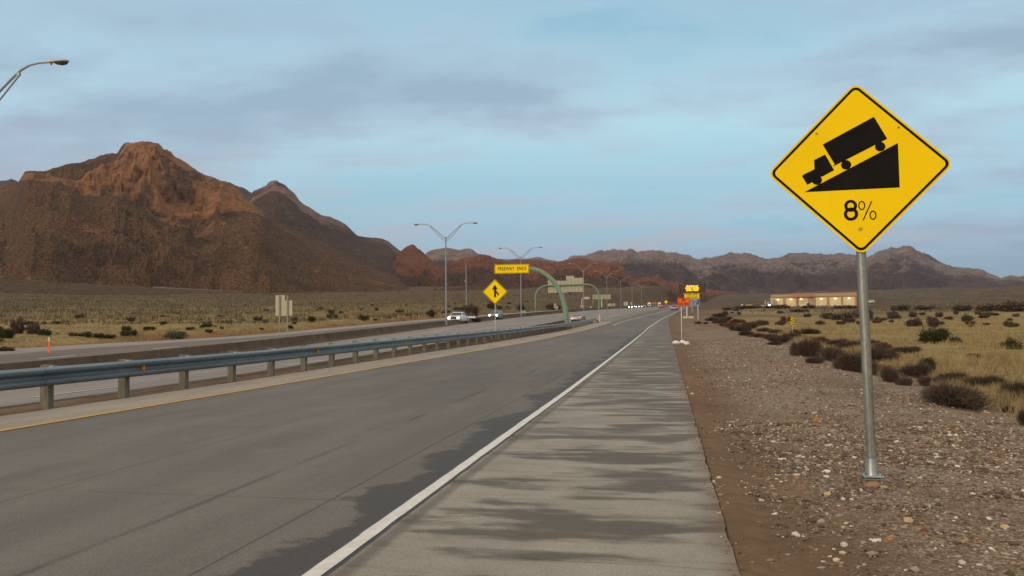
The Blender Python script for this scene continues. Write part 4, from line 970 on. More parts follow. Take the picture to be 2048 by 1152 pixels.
def mat_rock(nm, a, b):
    t = NT(nm, .85, .25); n = t.noise(t.obj, 9, 6, .7); t.col(t.ramp(n, (.3, a), (.7, b))); t.bump(n, .6, .02); return t.m
ro = mat_rock('orange_rock', lin(122, 78, 40), lin(184, 134, 74)); rp = mat_rock('pale_yellow_rock', lin(160, 136, 92), lin(206, 186, 140)); rb = mat_rock('red_brown_rock', lin(96, 56, 38), lin(130, 84, 58)); rw = mat_rock('white_rock', lin(160, 152, 140), lin(214, 208, 196))
for k, (px, py, w, m_, lab) in enumerate([(1582, 834, .085, ro, 'smaller orange brown rock on the gravel left of its bigger neighbour'), (1634, 844, .13, ro, 'largest orange rock on the gravel left of the sign post'),
        (1655, 990, .060, rp, 'pale yellow stone left of the sign post foot'), (1816, 1044, .072, rp, 'flat pale yellow stone right of and below the sign post foot'), (1779, 1080, .045, ro, 'small amber stone below the flat pale yellow one'),
        (1849, 1066, .07, rb, 'red brown stone right of the flat pale yellow one'), (2010, 1056, .055, rp, 'cream stone near the right edge of the gravel'), (1384, 789, .07, rw, 'whitish stone lying beside the shoulder edge'),
        (1688, 1092, .055, rw, 'whitish stone on the gravel at the bottom of the picture'), (1925, 1128, .05, rw, 'whitish stone at the bottom right of the gravel'), (1632, 925, .05, rb, 'dark reddish stone uphill left of the sign post')]):
    lump('rock', px, py, w*.68, w*.5, w*.40, m_, lab, 'rock', 30+k, 'loose rocks on the gravel', n=2)
# small white boards across the right plain
for k, (px, py, s, D) in enumerate([(1750.5, 607.5, 1.1, 430), (1858.5, 607.5, 1.15, 430), (1905.5, 607, .75, 450), (1962.5, 606.3, 1.0, 440), (2012.5, 605.7, .75, 450), (1484, 610.3, .9, 440), (1829, 607.5, .4, 460)]):
    lab = ['small white board right of the big sign post near the parked white car', 'white board in the dark scrub, second from the sign post', 'small white board in the scrub above the green bush', 'white board in the scrub towards the right edge', 'rightmost small white board on the plain', 'small white board left of the long building', 'faintest tiny white board in the scrub right of the sign post'][k]
    P = at(px, py, D); z = gz(P[0], P[1]); root = empty('white_board', (P[0], P[1], min(z, P[2]-1)), YAW); tag(root, lab, 'sign', 'small white boards across the plain')
    MB().box((0, 0, P[2]-root.location.z), (s, .08, s)).build('board', M['white'], root); MB().box((0, .08, (P[2]-root.location.z)/2), (.12, .08, P[2]-root.location.z)).build('post', M['galv'], root)

# ---------------------------------------------------------------- vehicles
def loft_body(prof, hw_low, hw_high, zb):
    """closed side profile (y, z); half width narrows above zb"""
    ztop = max(p[1] for p in prof)
    def hw(z): return hw_low - (.04 if z < .45 else 0) if z <= zb else hw_low + (hw_high-hw_low)*((z-zb)/(ztop-zb))
    n = len(prof); V = [(-hw(z), y, z) for y, z in prof] + [(hw(z), y, z) for y, z in prof]
    F = [tuple(range(n))[::-1], tuple(range(n, 2*n))] + [(i, (i+1) % n, (i+1) % n+n, i+n) for i in range(n)]
    return MB().add(V, F), hw
def vehicle(kind, paint, lights_on=True):
    root = empty({'pickup': 'pickup_truck'}.get(kind, 'car'))
    if kind == 'sedan':
        prof = [(-2.35, .34), (-2.40, .62), (-2.30, .98), (-1.72, 1.07), (-.95, 1.42), (-.1, 1.47), (.45, 1.41), (1.22, 1.0), (2.05, .84), (2.34, .64), (2.36, .34), (1.85, .24), (-1.85, .24)]; hl, hh, zb, wr, wy = .91, .62, 1.0, .33, (1.42, -1.42)
        glass = [('windscreen', (.52, 1.375), (1.16, 1.035)), ('rear_window', (-1.02, 1.37), (-1.62, 1.09))]; side = [(-1.30, 1.08), (-.85, 1.36), (-.1, 1.40), (.40, 1.35), (.98, 1.05)]
    elif kind == 'suv':
        prof = [(-2.25, .42), (-2.30, .75), (-2.25, 1.12), (-1.98, 1.62), (-1.7, 1.74), (-.2, 1.78), (.35, 1.72), (1.15, 1.16), (2.05, 1.0), (2.30, .78), (2.32, .40), (1.9, .28), (-1.9, .28)]; hl, hh, zb, wr, wy = .93, .70, 1.12, .36, (1.40, -1.40)
        glass = [('windscreen', (.42, 1.67), (1.08, 1.21)), ('rear_window', (-2.0, 1.58), (-2.24, 1.16))]; side = [(-1.95, 1.20), (-1.78, 1.62), (-.2, 1.69), (.3, 1.64), (.90, 1.22)]
    else:
        prof = [(-2.85, .62), (-2.88, .95), (-2.85, 1.30), (-.95, 1.30), (-.85, 1.86), (-.6, 1.93), (.55, 1.94), (.72, 1.88), (1.35, 1.30), (2.65, 1.20), (2.85, .95), (2.85, .55), (2.3, .45), (-2.3, .50)]; hl, hh, zb, wr, wy = 1.0, .74, 1.28, .40, (1.95, -1.85)
        glass = [('windscreen', (.76, 1.82), (1.28, 1.36)), ('rear_window', (-.87, 1.80), (-.94, 1.36))]; side = [(-.80, 1.36), (-.72, 1.80), (.55, 1.83), (1.05, 1.38)]
    b, hw = loft_body(prof, hl, hh, zb); body = b.build('body', M[paint], root, bevel=.05, smooth=True)
    for nm, p0, p1 in glass:
        ny, nz = -(p1[1]-p0[1]), (p1[0]-p0[0]); l = math.hypot(ny, nz); ny, nz = ny/l*.025, nz/l*.025
        if nz < 0: ny, nz = -ny, -nz
        a0, a1 = hw(p0[1])-.07, hw(p1[1])-.07
        V = [(-a0, p0[0]+ny, p0[1]+nz), (a0, p0[0]+ny, p0[1]+nz), (a1, p1[0]+ny, p1[1]+nz), (-a1, p1[0]+ny, p1[1]+nz), (-a0, p0[0]-ny, p0[1]-nz), (a0, p0[0]-ny, p0[1]-nz), (a1, p1[0]-ny, p1[1]-nz), (-a1, p1[0]-ny, p1[1]-nz)]
        MB().add(V, [(0, 1, 2, 3), (7, 6, 5, 4), (0, 4, 5, 1), (1, 5, 6, 2), (2, 6, 7, 3), (3, 7, 4, 0)]).build(nm, M['glass'], root)
    for s in (-1, 1):
        n = len(side); V = [(s*(hw(z)+.012), y, z) for y, z in side] + [(s*(hw(z)-.02), y, z) for y, z in side]
        MB().add(V, [tuple(range(n)), tuple(range(n, 2*n))[::-1]] + [(i, i+n, (i+1) % n+n, (i+1) % n) for i in range(n)]).build('side_window', M['glass'], root)
        MB().box((s*(hl+.10), side[-1][0]-.10, zb+.10), (.20, .12, .15)).build('wing_mirror', M[paint], root, bevel=.02)
        yf = max(p[0] for p in prof); yr = min(p[0] for p in prof)
        zf = {'sedan': .68, 'suv': .84, 'pickup': .98}[kind]; zr = {'sedan': .88, 'suv': 1.0, 'pickup': 1.0}[kind]
        hd = MB(); hd.tube([(s*(hl-.22), yf-.12, zf), (s*(hl-.22), yf+.03, zf)], .15, 12); hd.build('headlight', M['head'] if lights_on else M['white'], root)
        MB().box((s*(hl-.20), yr+.02, zr), (.30, .10, .20 if kind != 'pickup' else .36)).build('tail_light', M['tail'], root, bevel=.02)
        for wy_ in wy:
            w = MB().tube([(s*(hl-.20), wy_, wr), (s*(hl+.015), wy_, wr)], wr, 18).build('wheel', M['tyre'], root)
            MB().tube([(s*(hl-.05), wy_, wr), (s*(hl+.025), wy_, wr)], wr*.6, 12).build('rim', M['rim'], w)
    MB().box((0, yf+.015, .62 if kind != 'pickup' else .98), (hl*1.0, .05, .16 if kind != 'pickup' else .36)).build('grille', M['plastic'], root)
    MB().box((0, yf+.02, .40 if kind != 'pickup' else .60), (hl*1.9, .14, .16)).build('front_bumper', M['plastic'] if kind != 'pickup' else M['rim'], root, bevel=.03)
    MB().box((0, yr-.02, .42 if kind != 'pickup' else .62), (hl*1.9, .12, .20)).build('rear_bumper', M['plastic'] if kind != 'pickup' else M['rim'], root, bevel=.03)
    MB().box((0, yr-.03, .72), (.42, .03, .14)).build('number_plate', M['white'], root)
    return root
def place(o, px, py, D, rz, label, cat, group=None, zoff=0):
    P = at(px, py, D); o.location = (P[0], P[1], float(Zs(P[1], X2W(P[0], P[1])))+.005+zoff); o.rotation_euler.z = rz; return tag(o, label, cat, group)
FACE = math.pi
pk = vehicle('pickup', 'car_white'); place(pk, 917, 637, 132, FACE-R_(2), 'white pickup truck with lit headlights coming down the far carriageway', 'pickup truck')
sv = vehicle('suv', 'car_blue'); place(sv, 992, 633, 158, FACE-R_(2), 'pale blue grey car with lit headlights following the white pickup', 'car')
sd_ = vehicle('sedan', 'car_silver'); place(sd_, 1156.5, 633, 140, R_(-4), 'silver sedan with glowing tail lights driving away beside the green pole', 'car')
su = vehicle('suv', 'car_silver'); place(su, 1349, 618, 262, R_(-3), 'silver suv with tail lights at the end of the ramp beside the orange sign', 'car')
rs = vehicle('sedan', 'car_red'); place(rs, 1322.5, 616, 345, R_(-3), 'dark red car with tail lights far ahead in the left lane', 'car')
rr = vehicle('suv', 'car_red'); place(rr, 1332.2, 612, 440, R_(-3), 'farther red car ahead, between the sedan and the silver suv', 'car')
onc = vehicle('sedan', 'car_dark'); place(onc, 1261.8, 617, 372, FACE-R_(2), 'oncoming dark car with lit headlights, nearest and leftmost of the far group', 'car', 'far oncoming cars with headlights on')
for px, py, D, lab in [(1271.2, 612, 640, 'oncoming car with lit headlights at the back of the far group, upper left'), (1275.6, 615, 410, 'oncoming car with lit headlights in the middle of the far group'), (1281.4, 614, 470, 'oncoming car just right of the middle pair of headlights in the far group'), (1289.8, 612, 560, 'oncoming car with lit headlights, rightmost of the far group')]:
    place(copy_tree(onc), px, py, D, FACE-R_(2), lab, 'car', 'far oncoming cars with headlights on')
wc = vehicle('suv', 'car_white', False); P = at(1739.5, 612.5, 440)
wc.location = (P[0], P[1], gz(P[0], P[1])); wc.rotation_euler.z = R_(80); tag(wc, 'white car parked in the scrub right of the sign post', 'car')
far_names = ['small distant white vehicle on the hillside road, leftmost, above the blank sign board', 'small distant white vehicle on the hillside road left of the first lamp post', 'small distant white vehicle on the hillside road just left of the utility pole foot', 'small distant white vehicle on the hillside road left of the merge sign', 'small distant white vehicle on the hillside road right of the second lamp post', 'small distant white vehicle on the hillside road left of the gantry boards', 'small distant white vehicle on the hillside road beyond the tan sign board']
for (px, py, D), lab in zip([(528, 587.5, 800), (815, 599.5, 1020), (871, 600.5, 1065), (927.5, 602, 1100), (1056, 603.8, 1200), (1085, 604.2, 1230), (979, 602.5, 1150)], far_names):
    c = copy_tree(wc); P = at(px, py, D); c.location = (P[0], P[1], P[2]-.9); c.rotation_euler.z = R_(100); c.scale = (1.15,)*3; tag(c, lab, 'vehicle', 'vehicles on the hillside road')
# far works vehicles and signs near the vanishing point
def far_diamond():
    D = 420; P = at(1332, 603.8, D); z = gz(P[0], P[1]); root = empty('far_diamond_sign', (P[0], P[1], z), 0); tag(root, 'tiny yellow diamond sign above the far cars', 'road sign')
    MB().prism(rounded_diamond(.95, .05, 3), -.01, .01).build('sign_face', M['yellow'], root, loc=(0, 0, P[2]-z)); MB().box((0, .06, (P[2]-z)/2), (.1, .06, P[2]-z)).build('post', M['galv'], root)
far_diamond()
for px, py, D, w, h, mt, nm, lab in [(1306.3, 606.6, 480, 1.0, .9, 'orange', 'work_sign', 'tiny orange board far off, left of a pair'), (1311.2, 606.0, 500, .9, .8, 'orange', 'work_sign', 'tiny orange board far off, right of a pair')]:
    P = at(px, py, D); z = min(gz(P[0], P[1]), P[2]-1); root = empty(nm, (P[0], P[1], z), 0); tag(root, lab, 'road sign'); MB().box((0, 0, P[2]-z), (w, .05, h)).build('sign_panel', M[mt], root); MB().box((0, .06, (P[2]-z)/2), (.1, .06, P[2]-z)).build('post', M['galv'], root)
def box_truck(px, py, D, lab):
    P = at(px, py, D); root = empty('box_truck', (P[0], P[1], gz(P[0], P[1])), FACE); tag(root, lab, 'truck')
    MB().box((0, -1.5, 2.1), (2.4, 5.2, 2.6)).build('cargo_box', M['white'], root, bevel=.05); MB().box((0, 2.1, 1.5), (2.2, 1.9, 1.9), taper=.9).build('cab', M['cream'], root, bevel=.1)
    for s in (-1, 1):
        for yy in (-2.6, 2.0): MB().tube([(s*.8, yy, .48), (s*1.15, yy, .48)], .48, 14).build('wheel', M['tyre'], root)
    MB().box((0, 3.02, 1.9), (1.7, .06, .7)).build('windscreen', M['glass'], root)
box_truck(1298.5, 607, 620, 'pale box truck on the far carriageway above the last headlights'); box_truck(1318.8, 608, 640, 'pale box truck near the road vanishing point left of the diamond sign')
def trailer():
    x, y, z = lay(947, 140); z = float(Zs(y, X2W(x, y))); root = empty('equipment_trailer', (x, y, z), FACE); tag(root, 'dark low flat trailer with upright frames right behind the white pickup', 'trailer')
    MB().box((0, 0, .62), (2.1, 4.6, .14)).build('deck', M['plastic'], root)
    for s in (-1, 1):
        for yy in (-.6, .4): MB().tube([(s*.95, yy, .36), (s*1.15, yy, .36)], .36, 14).build('wheel', M['tyre'], root)
        MB().box((s*.9, -1.9, 1.25), (.10, .10, 1.2)).build('upright', M['wood'], root); MB().box((s*.45, -1.9, 1.1), (.10, .10, .9)).build('upright', M['wood'], root)
    MB().box((0, 1.1, .85), (1.2, .8, .35)).build('load', M['white'], root, bevel=.08)
trailer()

# ---------------------------------------------------------------- the long building with six lit bays
def building():
    D = 330; ps = D/FPX; cx = 1625; P = at(cx, 614.5, D); x, y = P[0], P[1]; z = P[2]-.2
    root = empty('garage_building', (x, y, z), YAW*-0.2 - R_(10)+YAW); tag(root, 'long low tan building with six pale bay doors under lit wall lamps', 'building')
    root.rotation_euler.z = -R_(13)
    def X(px): return (px-cx)*ps*1.06
    tan = simple('tan_wall', (.40, .25, .135, 1), .9, 0, .12, .8); door = simple('pale_bay_door', (.66, .54, .33, 1), .7, 0, .05, .6); fas = simple('brown_fascia', (.40, .27, .15, 1), .8, 0, .1); white = simple('pale_render', (.42, .33, .25, 1), .9, 0, .1)
    glow = simple('lit_wall_lamp', (1, .9, .6, 1), .4, 0, 0, emit=(1, .78, .36, 1), es=2.2)
    def blk(nm, a, b, h0, h1, y0, y1, m_, par=root, bev=.03): return MB().box(((X(a)+X(b))/2, (y0+y1)/2, (h0+h1)/2), (X(b)-X(a), y1-y0, h1-h0)).build(nm, m_, par, bevel=bev)
    blk('wall', 1550, 1597.2, -1.5, 4.6, .5, 13, tan); blk('wall', 1627.5, 1701.3, -1.5, 4.6, .5, 13, tan); blk('wall', 1597.6, 1627.1, -1.5, 4.5, 1.4, 12, white)
    blk('roof_band', 1549.6, 1597.6, 4.62, 5.75, .1, 13.3, fas); blk('roof_band', 1627, 1702, 4.62, 5.95, .1, 13.3, fas); blk('roof_band', 1587, 1628.5, 4.5, 6.05, -.3, 12.3, simple('rust_fascia', (.38, .19, .13, 1), .85, 0, .1))
    lamps = []
    for a, b in ((1553.2, 1572.6), (1577, 1596), (1631, 1650.4), (1655, 1675), (1678.6, 1698.8)):
        d = blk('bay_door', a, b, -.6, 4.15, .38, .47, door, bev=0)
        s_ = MB()
        for k in range(5): s_.box(((X(a)+X(b))/2, .36, .1+k*.8), (X(b)-X(a)-.1, .02, .04))
        s_.build('door_joints', simple('door_joint_line', (.42, .34, .2, 1)), d)  # joint strips across the door, darker than its panels
        lamps.append((X((a+b)/2)+.05, 3.55, .30))
    d = blk('entrance_wall', 1598.6, 1617, -.6, 4.3, 1.22, 1.37, door, bev=0); lamps.append((X(1604.7), 3.6, 1.15))
    MB().box((X(1617.2), 1.1, .9), (1.0, .1, 2.1)).build('entrance_door', M['plastic'], root)
    text_part('lettering', 'MAINTENANCE', .6, simple('brown_letters', (.10, .06, .03, 1)), d, (X(1607.3), 1.18, 2.75), width=2.9)
    text_part('lettering', 'OFFICE', .6, simple('brown_letters', (.10, .06, .03, 1)), d, (X(1607.0), 1.18, 2.05), width=1.6)
    for a in (1551.2, 1574.8, 1596.6, 1629, 1652.7, 1676.8, 1700.2): blk('pilaster', a-1.6, a+1.6, -1.3, 4.58, .18, .49, tan)
    for lx, lz, ly in lamps:
        l = MB().box((lx, ly-.14, lz+.05), (.75, .22, .34)).build('wall_lamp', glow, root, bevel=.05)
        li = bpy.data.lights.new('wall_lamp_light', 'POINT'); li.energy = 9; li.color = (1, .74, .38); li.shadow_soft_size = .3
        lo = bpy.data.objects.new('wall_lamp_light', li); COL.objects.link(lo); lo.parent = l; lo.location = (lx, ly-1.3, lz-.3)
    # silos and yard things at the left end
building()
def yard(px0, px1, py0, py1, D, mat, nm, lab, cat, kind):
    P = at((px0+px1)/2, py1, D); ps = D/FPX; w = (px1-px0)*ps; h = (py1-py0)*ps; z = min(P[2], gz(P[0], P[1])+.5)
    root = empty(nm, (P[0], P[1], z), YAW); tag(root, lab, cat)
    if kind == 'tank':
        MB().tube([(0, 0, -.6), (0, 0, h*.86), (0, 0, h*.96), (0, 0, h)], [w/2, w/2, w*.35, w*.08], 18).build('tank', M[mat], root, smooth=True)
        for s in (-1, 1): MB().box((s*w*.4, -w*.4, h*.1), (.15, .15, h*.5)).build('leg', M['galv_dark'], root)
    elif kind == 'loader':
        MB().box((0, 0, h*.42), (w, 1.8, h*.5)).build('body', M[mat], root, bevel=.1); MB().box((-w*.12, 0, h*.82), (w*.36, 1.4, h*.34)).build('cab', M['glass'], root, bevel=.05)
        for s in (-1, 1): MB().tube([(s*w*.3, -1.05, h*.18), (s*w*.3, -.7, h*.18)], h*.26, 14).build('wheel', M['tyre'], root)
        MB().box((w*.58, 0, h*.25), (w*.16, 1.9, h*.3), taper=.7).build('bucket', M['plastic'], root)
    else:
        MB().box((0, 0, h/2), (w, 2.2, h)).build('box', M[mat], root, bevel=.06); MB().box((0, 0, h+.04), (w*1.04, 2.3, .08)).build('lid', M['galv_dark'], root)
M['tank'] = simple('pale_tank', (.40, .34, .29, 1), .7, .1, .1)
yard(1540.5, 1549, 596, 614, 334, 'tank', 'storage_tank', 'large pale upright tank at the left end of the tan building', 'tank', 'tank')
yard(1534, 1538.5, 598.5, 607, 332, 'tank', 'storage_tank', 'small pale hopper tank left of the large upright tank', 'tank', 'tank')
yard(1529.5, 1532, 600, 612, 332, 'tank', 'storage_tank', 'thinnest pale upright cylinder left of the tanks', 'tank', 'tank')
yard(1520.8, 1528, 610, 615, 328, 'tank', 'storage_container', 'low pale container left of the tanks', 'container', 'box')
yard(1492, 1504, 607.5, 613.5, 330, 'yellow', 'wheel_loader', 'yellow loader parked left of the tan building', 'loader', 'loader')
lo = MB().tube([(0, 0, 0), (0, 0, .1), (0, 0, .55)], [.35, .42, .42], 14).build('floodlight', simple('lit_floodlight', (1, .95, .85, 1), emit=(1, .93, .8, 1), es=6), None, loc=at(1538.6, 611.3, 322), rot=(math.pi/2-.2, 0, 0)); tag(lo, 'round lit white floodlight in front of the pale tanks', 'floodlight')
o_ = MB().tube([(0, 0, -3), (0, 0, -.25)], .08, 8).build('stand', M['galv'], lo); o_.rotation_euler = (-(math.pi/2-.2), 0, 0)

# ---------------------------------------------------------------- vegetation
def tri_cloud(n, rad, height, rs, size=(.05, .14), wid=(.006, .016), up=.7, lumps=7, base=.0, flat=1.0, thin_top=1.0, leaf=False):
    """thin twigs or small leaves filling a lumpy dome; returns V, F"""
    r = np.random.default_rng(rs); C = []
    for i in range(lumps):
        a = r.uniform(0, 2*math.pi); d = rad*math.sqrt(r.uniform(0, 1))*.62; C.append((math.cos(a)*d, math.sin(a)*d*flat, height*r.uniform(.25, .62)*(1-.35*d/rad), rad*r.uniform(.18, .46), height*r.uniform(.2, .5)))
    C = np.array(C); k = r.integers(0, lumps, n); v = r.normal(size=(n, 3)); v /= np.linalg.norm(v, axis=1)[:, None]; q = r.uniform(0, 1, n)**.42*(1+.22*r.normal(size=n))
    c = C[k]; P = np.stack([c[:, 0]+v[:, 0]*q*c[:, 3], c[:, 1]+v[:, 1]*q*c[:, 3], np.maximum(.01, c[:, 2]+v[:, 2]*q*c[:, 4])], 1)
    # direction: outward and upward
    dvec = np.stack([P[:, 0], P[:, 1], P[:, 2]*.6+height*up*.5], 1); dvec /= np.linalg.norm(dvec, axis=1)[:, None]+1e-6
    dvec = dvec + r.normal(size=(n, 3))*(.9 if leaf else .38); dvec /= np.linalg.norm(dvec, axis=1)[:, None]
    L_ = r.uniform(*size, n)[:, None]; w_ = r.uniform(*wid, n)[:, None]; sidev = np.cross(dvec, r.normal(size=(n, 3))); sidev /= np.linalg.norm(sidev, axis=1)[:, None]
    if leaf: V = np.concatenate([P-dvec*L_*.5, P+sidev*w_*.5, P+dvec*L_*.5, P-sidev*w_*.5], 1).reshape(-1, 3); F = np.arange(4*n).reshape(-1, 4)
    else: V = np.concatenate([P-dvec*L_*.5-sidev*w_*.5, P-dvec*L_*.5+sidev*w_*.5, P+dvec*L_*.5+sidev*w_*.2, P+dvec*L_*.5-sidev*w_*.2], 1).reshape(-1, 3); F = np.arange(4*n).reshape(-1, 4)
    return V, F
def mat_leaf(nm, a, b, c=None):
    t = NT(nm, .9, .1); r_ = t.attr('tone'); n = t.noise(t.pos, .9, 3, .6); v = t.mix(.5, r_, n); t.col(t.ramp(v, (.25, a), (.6, b), (.9, c or b))); return t.m
V_BROWN = mat_leaf('brown_twigs', (.046, .034, .026, 1), (.105, .076, .058, 1), (.19, .14, .105, 1)); V_GREEN = mat_leaf('creosote_leaves', (.022, .030, .010, 1), (.05, .062, .019, 1), (.095, .105, .035, 1))
V_SAGE = mat_leaf('sage_leaves', (.075, .085, .055, 1), (.13, .14, .095, 1), (.18, .19, .13, 1)); V_OLIVE = mat_leaf('olive_scrub', (.045, .042, .02, 1), (.088, .078, .04, 1), (.14, .12, .065, 1)); V_TAN = mat_leaf('tan_tuft', (.24, .18, .09, 1), (.36, .28, .15, 1), (.45, .36, .2, 1))
V_RED = mat_leaf('rusty_twigs', (.085, .045, .024, 1), (.16, .08, .042, 1), (.22, .12, .06, 1)); V_STEM = mat_leaf('dark_stems', (.04, .03, .022, 1), (.07, .052, .038, 1))
def stems(n, rad, height, rs, th=.012):
    r = random.Random(rs); mb = MB()
    for i in range(n):
        a = r.uniform(0, 6.283); d = rad*r.uniform(.25, .8); mb.tube([(0.02*math.cos(a), .02*math.sin(a), -.05), (d*.4*math.cos(a), d*.4*math.sin(a), height*.35), (d*math.cos(a+.2), d*math.sin(a+.2), height*r.uniform(.6, .9))], [th, th*.7, th*.3], 4, caps=False)
    return mb
def shrub_proto(nm, n, mat, rs, leaf=False, size=(.05, .14), wid=(.006, .016), height=.62, lumps=8, flat=1.0):
    root = empty(nm); V, F = tri_cloud(n, 1.0, height, rs, size, wid, lumps=lumps, leaf=leaf, flat=flat)
    tone = np.repeat(np.random.default_rng(rs+1).uniform(0, 1, len(F)), 4)
    f = link('foliage', np_mesh('foliage', V, F, mat, False, dict(tone=tone)), root)
    s_ = stems(16, .8, height, rs); s_.build('stem', V_STEM, root)
    return root
protos = {}
def get(kind, i):
    key = (kind, i)
    if key not in protos:
        sp = dict(brown=('dry_shrub', 4600, V_BROWN, False, (.10, .40), (.006, .017), .60, 13, 1.0), green=('creosote_bush', 4200, V_GREEN, True, (.05, .11), (.03, .06), .66, 11, .9), sparse=('creosote_bush', 1500, V_GREEN, True, (.05, .12), (.03, .06), .95, 8, .9),
                  sage=('sage_bush', 3600, V_SAGE, True, (.05, .12), (.02, .045), .7, 7, 1.0), olive=('desert_shrub', 1900, V_OLIVE, True, (.09, .20), (.05, .10), .62, 7, 1.0), red=('rusty_shrub', 2200, V_RED, False, (.10, .24), (.012, .03), .5, 7, 1.0), tan=('grass_clump', 2600, V_TAN, False, (.15, .4), (.008, .02), .7, 5, 1.0),
                  dark=('desert_shrub', 1900, V_BROWN, True, (.10, .22), (.04, .08), .6, 7, 1.0))[kind]
        protos[key] = [shrub_proto(sp[0], sp[1], sp[2], 100+i*7+sum(map(ord, kind)), sp[3], sp[4], sp[5], sp[6], sp[7], sp[8]), sp[6], False]
    return protos[key]
def bush(kind, i, px, py, wpx, hpx, label, cat='shrub', group=None, P=None, D=None):
    pr = get(kind, i)
    if P is None: P, D = hit(px, py)
    o = pr[0] if not pr[2] else copy_tree(pr[0]); pr[2] = True
    s = wpx*.5*D/FPX; h = hpx*D/FPX/pr[1]/.98
    o.location = (float(P[0]), float(P[1]), float(P[2])-.02); o.scale = (s*1.02, s*1.02, h); o.rotation_euler.z = (px*1.37+py) % 6.283; tag(o, label, cat, group); return o
G1 = 'dry brown shrubs along the gravel edge'
right = [('green', 0, 1873, 687, 88, 38, 'largest dark green bush in the golden grass right of the sign post', 'bush'), ('sage', 0, 1911, 686, 30, 17, 'pale grey green bush touching the right side of the largest green bush', 'bush'),
 ('sparse', 0, 2024, 699, 62, 30, 'sparse yellow green bush near the right edge of the grass', 'bush'), ('green', 1, 1852, 740, 44, 28, 'compact bright green bush among brown shrubs close to the gravel', 'bush'),
 ('dark', 0, 1866, 654, 36, 22, 'round dark bush directly behind the largest green bush', 'bush'), ('olive', 0, 1934, 643, 38, 15, 'olive bush farther back right of the dark round bush', 'bush'), ('sage', 1, 1943, 655, 14, 9, 'small pale green bush on the grass below the olive one', 'bush'),
 ('dark', 1, 1949, 716, 46, 12, 'low flat dark shrub in the grass below the sparse green bush', 'shrub'), ('brown', 0, 1903, 812, 146, 50, 'widest brown shrub out on the gravel at the right', 'shrub'),
 ('brown', 1, 2017, 825, 34, 17, 'small brown shrub on the gravel right of the widest one', 'shrub'), ('brown', 2, 2052, 850, 40, 44, 'brown shrub cut by the right edge of the picture', 'shrub'),
 ('brown', 1, 1612, 713, 74, 40, 'rounded grey brown shrub at the left end of the big shrub clump', 'shrub'), ('brown', 3, 1660, 722, 66, 34, 'reddish brown shrub second in the big clump', 'shrub'), ('brown', 2, 1703, 742, 84, 46, 'tall brown shrub just left of the sign post', 'shrub'),
 ('brown', 0, 1756, 728, 88, 40, 'brown shrub right behind the sign post', 'shrub'), ('brown', 3, 1776, 764, 52, 34, 'brown shrub right of the sign post at the gravel edge', 'shrub'), ('brown', 1, 1808, 771, 38, 20, 'low brown shrub right of the post, nearest the gravel', 'shrub'),
 ('brown', 2, 1830, 752, 84, 30, 'spreading brown shrub below the compact green bush', 'shrub'), ('tan', 0, 1771, 745, 44, 22, 'straw coloured grass clump in front of the compact green bush', 'grass clump'),
 ('brown', 0, 1975, 772, 96, 24, 'long low brown shrub at the lower edge of the grass', 'shrub'), ('brown', 3, 2035, 796, 70, 40, 'brown shrub at the right edge below the grass', 'shrub'), ('brown', 1, 1905, 764, 66, 24, 'dim brown shrub between the green bush and the long low one', 'shrub')]
for k_, i, px, py, w, h, lab, cat in right: bush(k_, i, px, py, w, h, lab, cat, G1 if k_ == 'brown' else None)
band = [(1425, 642, 22, 8), (1440, 647, 26, 9), (1462, 655, 34, 10), (1480, 662, 38, 12), (1500, 657, 34, 11), (1519, 652, 30, 11), (1470, 646, 28, 8), (1452, 640, 24, 7), (1438, 634, 22, 7), (1490, 671, 34, 9), (1513, 674, 30, 8), (1540, 679, 36, 11), (1562, 685, 42, 14), (1585, 678, 34, 12), (1590, 668, 24, 9), (1548, 668, 30, 9), (1530, 664, 26, 8), (1480, 645, 22, 6), (1645, 686, 34, 13), (1672, 692, 44, 14), (1700, 697, 44, 14), (1740, 692, 40, 13), (1765, 698, 44, 13), (1800, 706, 44, 12), (1824, 703, 34, 10), (1620, 668, 34, 11), (1410, 648, 10, 4), (1396, 648, 12, 5), (1446, 652, 16, 5), (1630, 727, 40, 14), (1740, 748, 40, 26), (1868, 772, 50, 20), (1550, 690, 24, 8)]
for j, (px, py, w, h) in enumerate(band):
    bush(['brown', 'brown', 'red', 'brown'][j % 4] if w > 20 else 'brown', j % 4, px, py, w*1.45, h*1.2, 'low dry brown shrub in the band between gravel and grass ' + ('at its far end' if px < 1500 else 'near the striped marker' if px < 1600 else 'above the big shrub clump' if py < 715 else 'within the big shrub clump'), 'shrub', 'dry shrubs in the band between gravel and grass')
r = np.random.default_rng(5)
def zone(px, py):
    if px < 1200:
        for lim, t_ in ((98, 'left of the orange delineator'), (330, 'between orange delineator and blank sign board'), (551, 'left of the blank sign board'), (700, 'right of the blank sign board'), (892, 'left of the tallest lamp post'), (990, 'between tall lamp post and merge sign'), (2000, 'beyond the gantry posts')):
            if px < lim: return t_
    a = 'far out ' if py < 630 else ''
    for lim, t_ in ((1535, 'left of the building'), (1625, 'below the building left half'), (1720, 'below the building right half'), (1840, 'right of the sign post'), (1940, 'behind the largest green bush'), (4000, 'near the right edge')):
        if px < lim: return a + t_
def scatter(n, pxr, pyr, kinds, wr, label, group, dens=None):
    for j in range(n):
        px = r.uniform(*pxr); t = r.uniform(0, 1)**.8; py = pyr[0](px) + (pyr[1](px)-pyr[0](px))*t; w = r.uniform(*wr)*(.55+.75*t)
        kd = kinds[r.integers(0, len(kinds))]; bush(kd, int(r.integers(0, 2)), px, py, w, w*r.uniform(.34, .5), label[kd] + ' ' + zone(px, py), 'shrub', group+' '+{'brown': '(brown)', 'dark': '(dark)', 'olive': '(olive)', 'green': '(green)', 'red': '(rusty)', 'sage': '(pale)'}[kd])
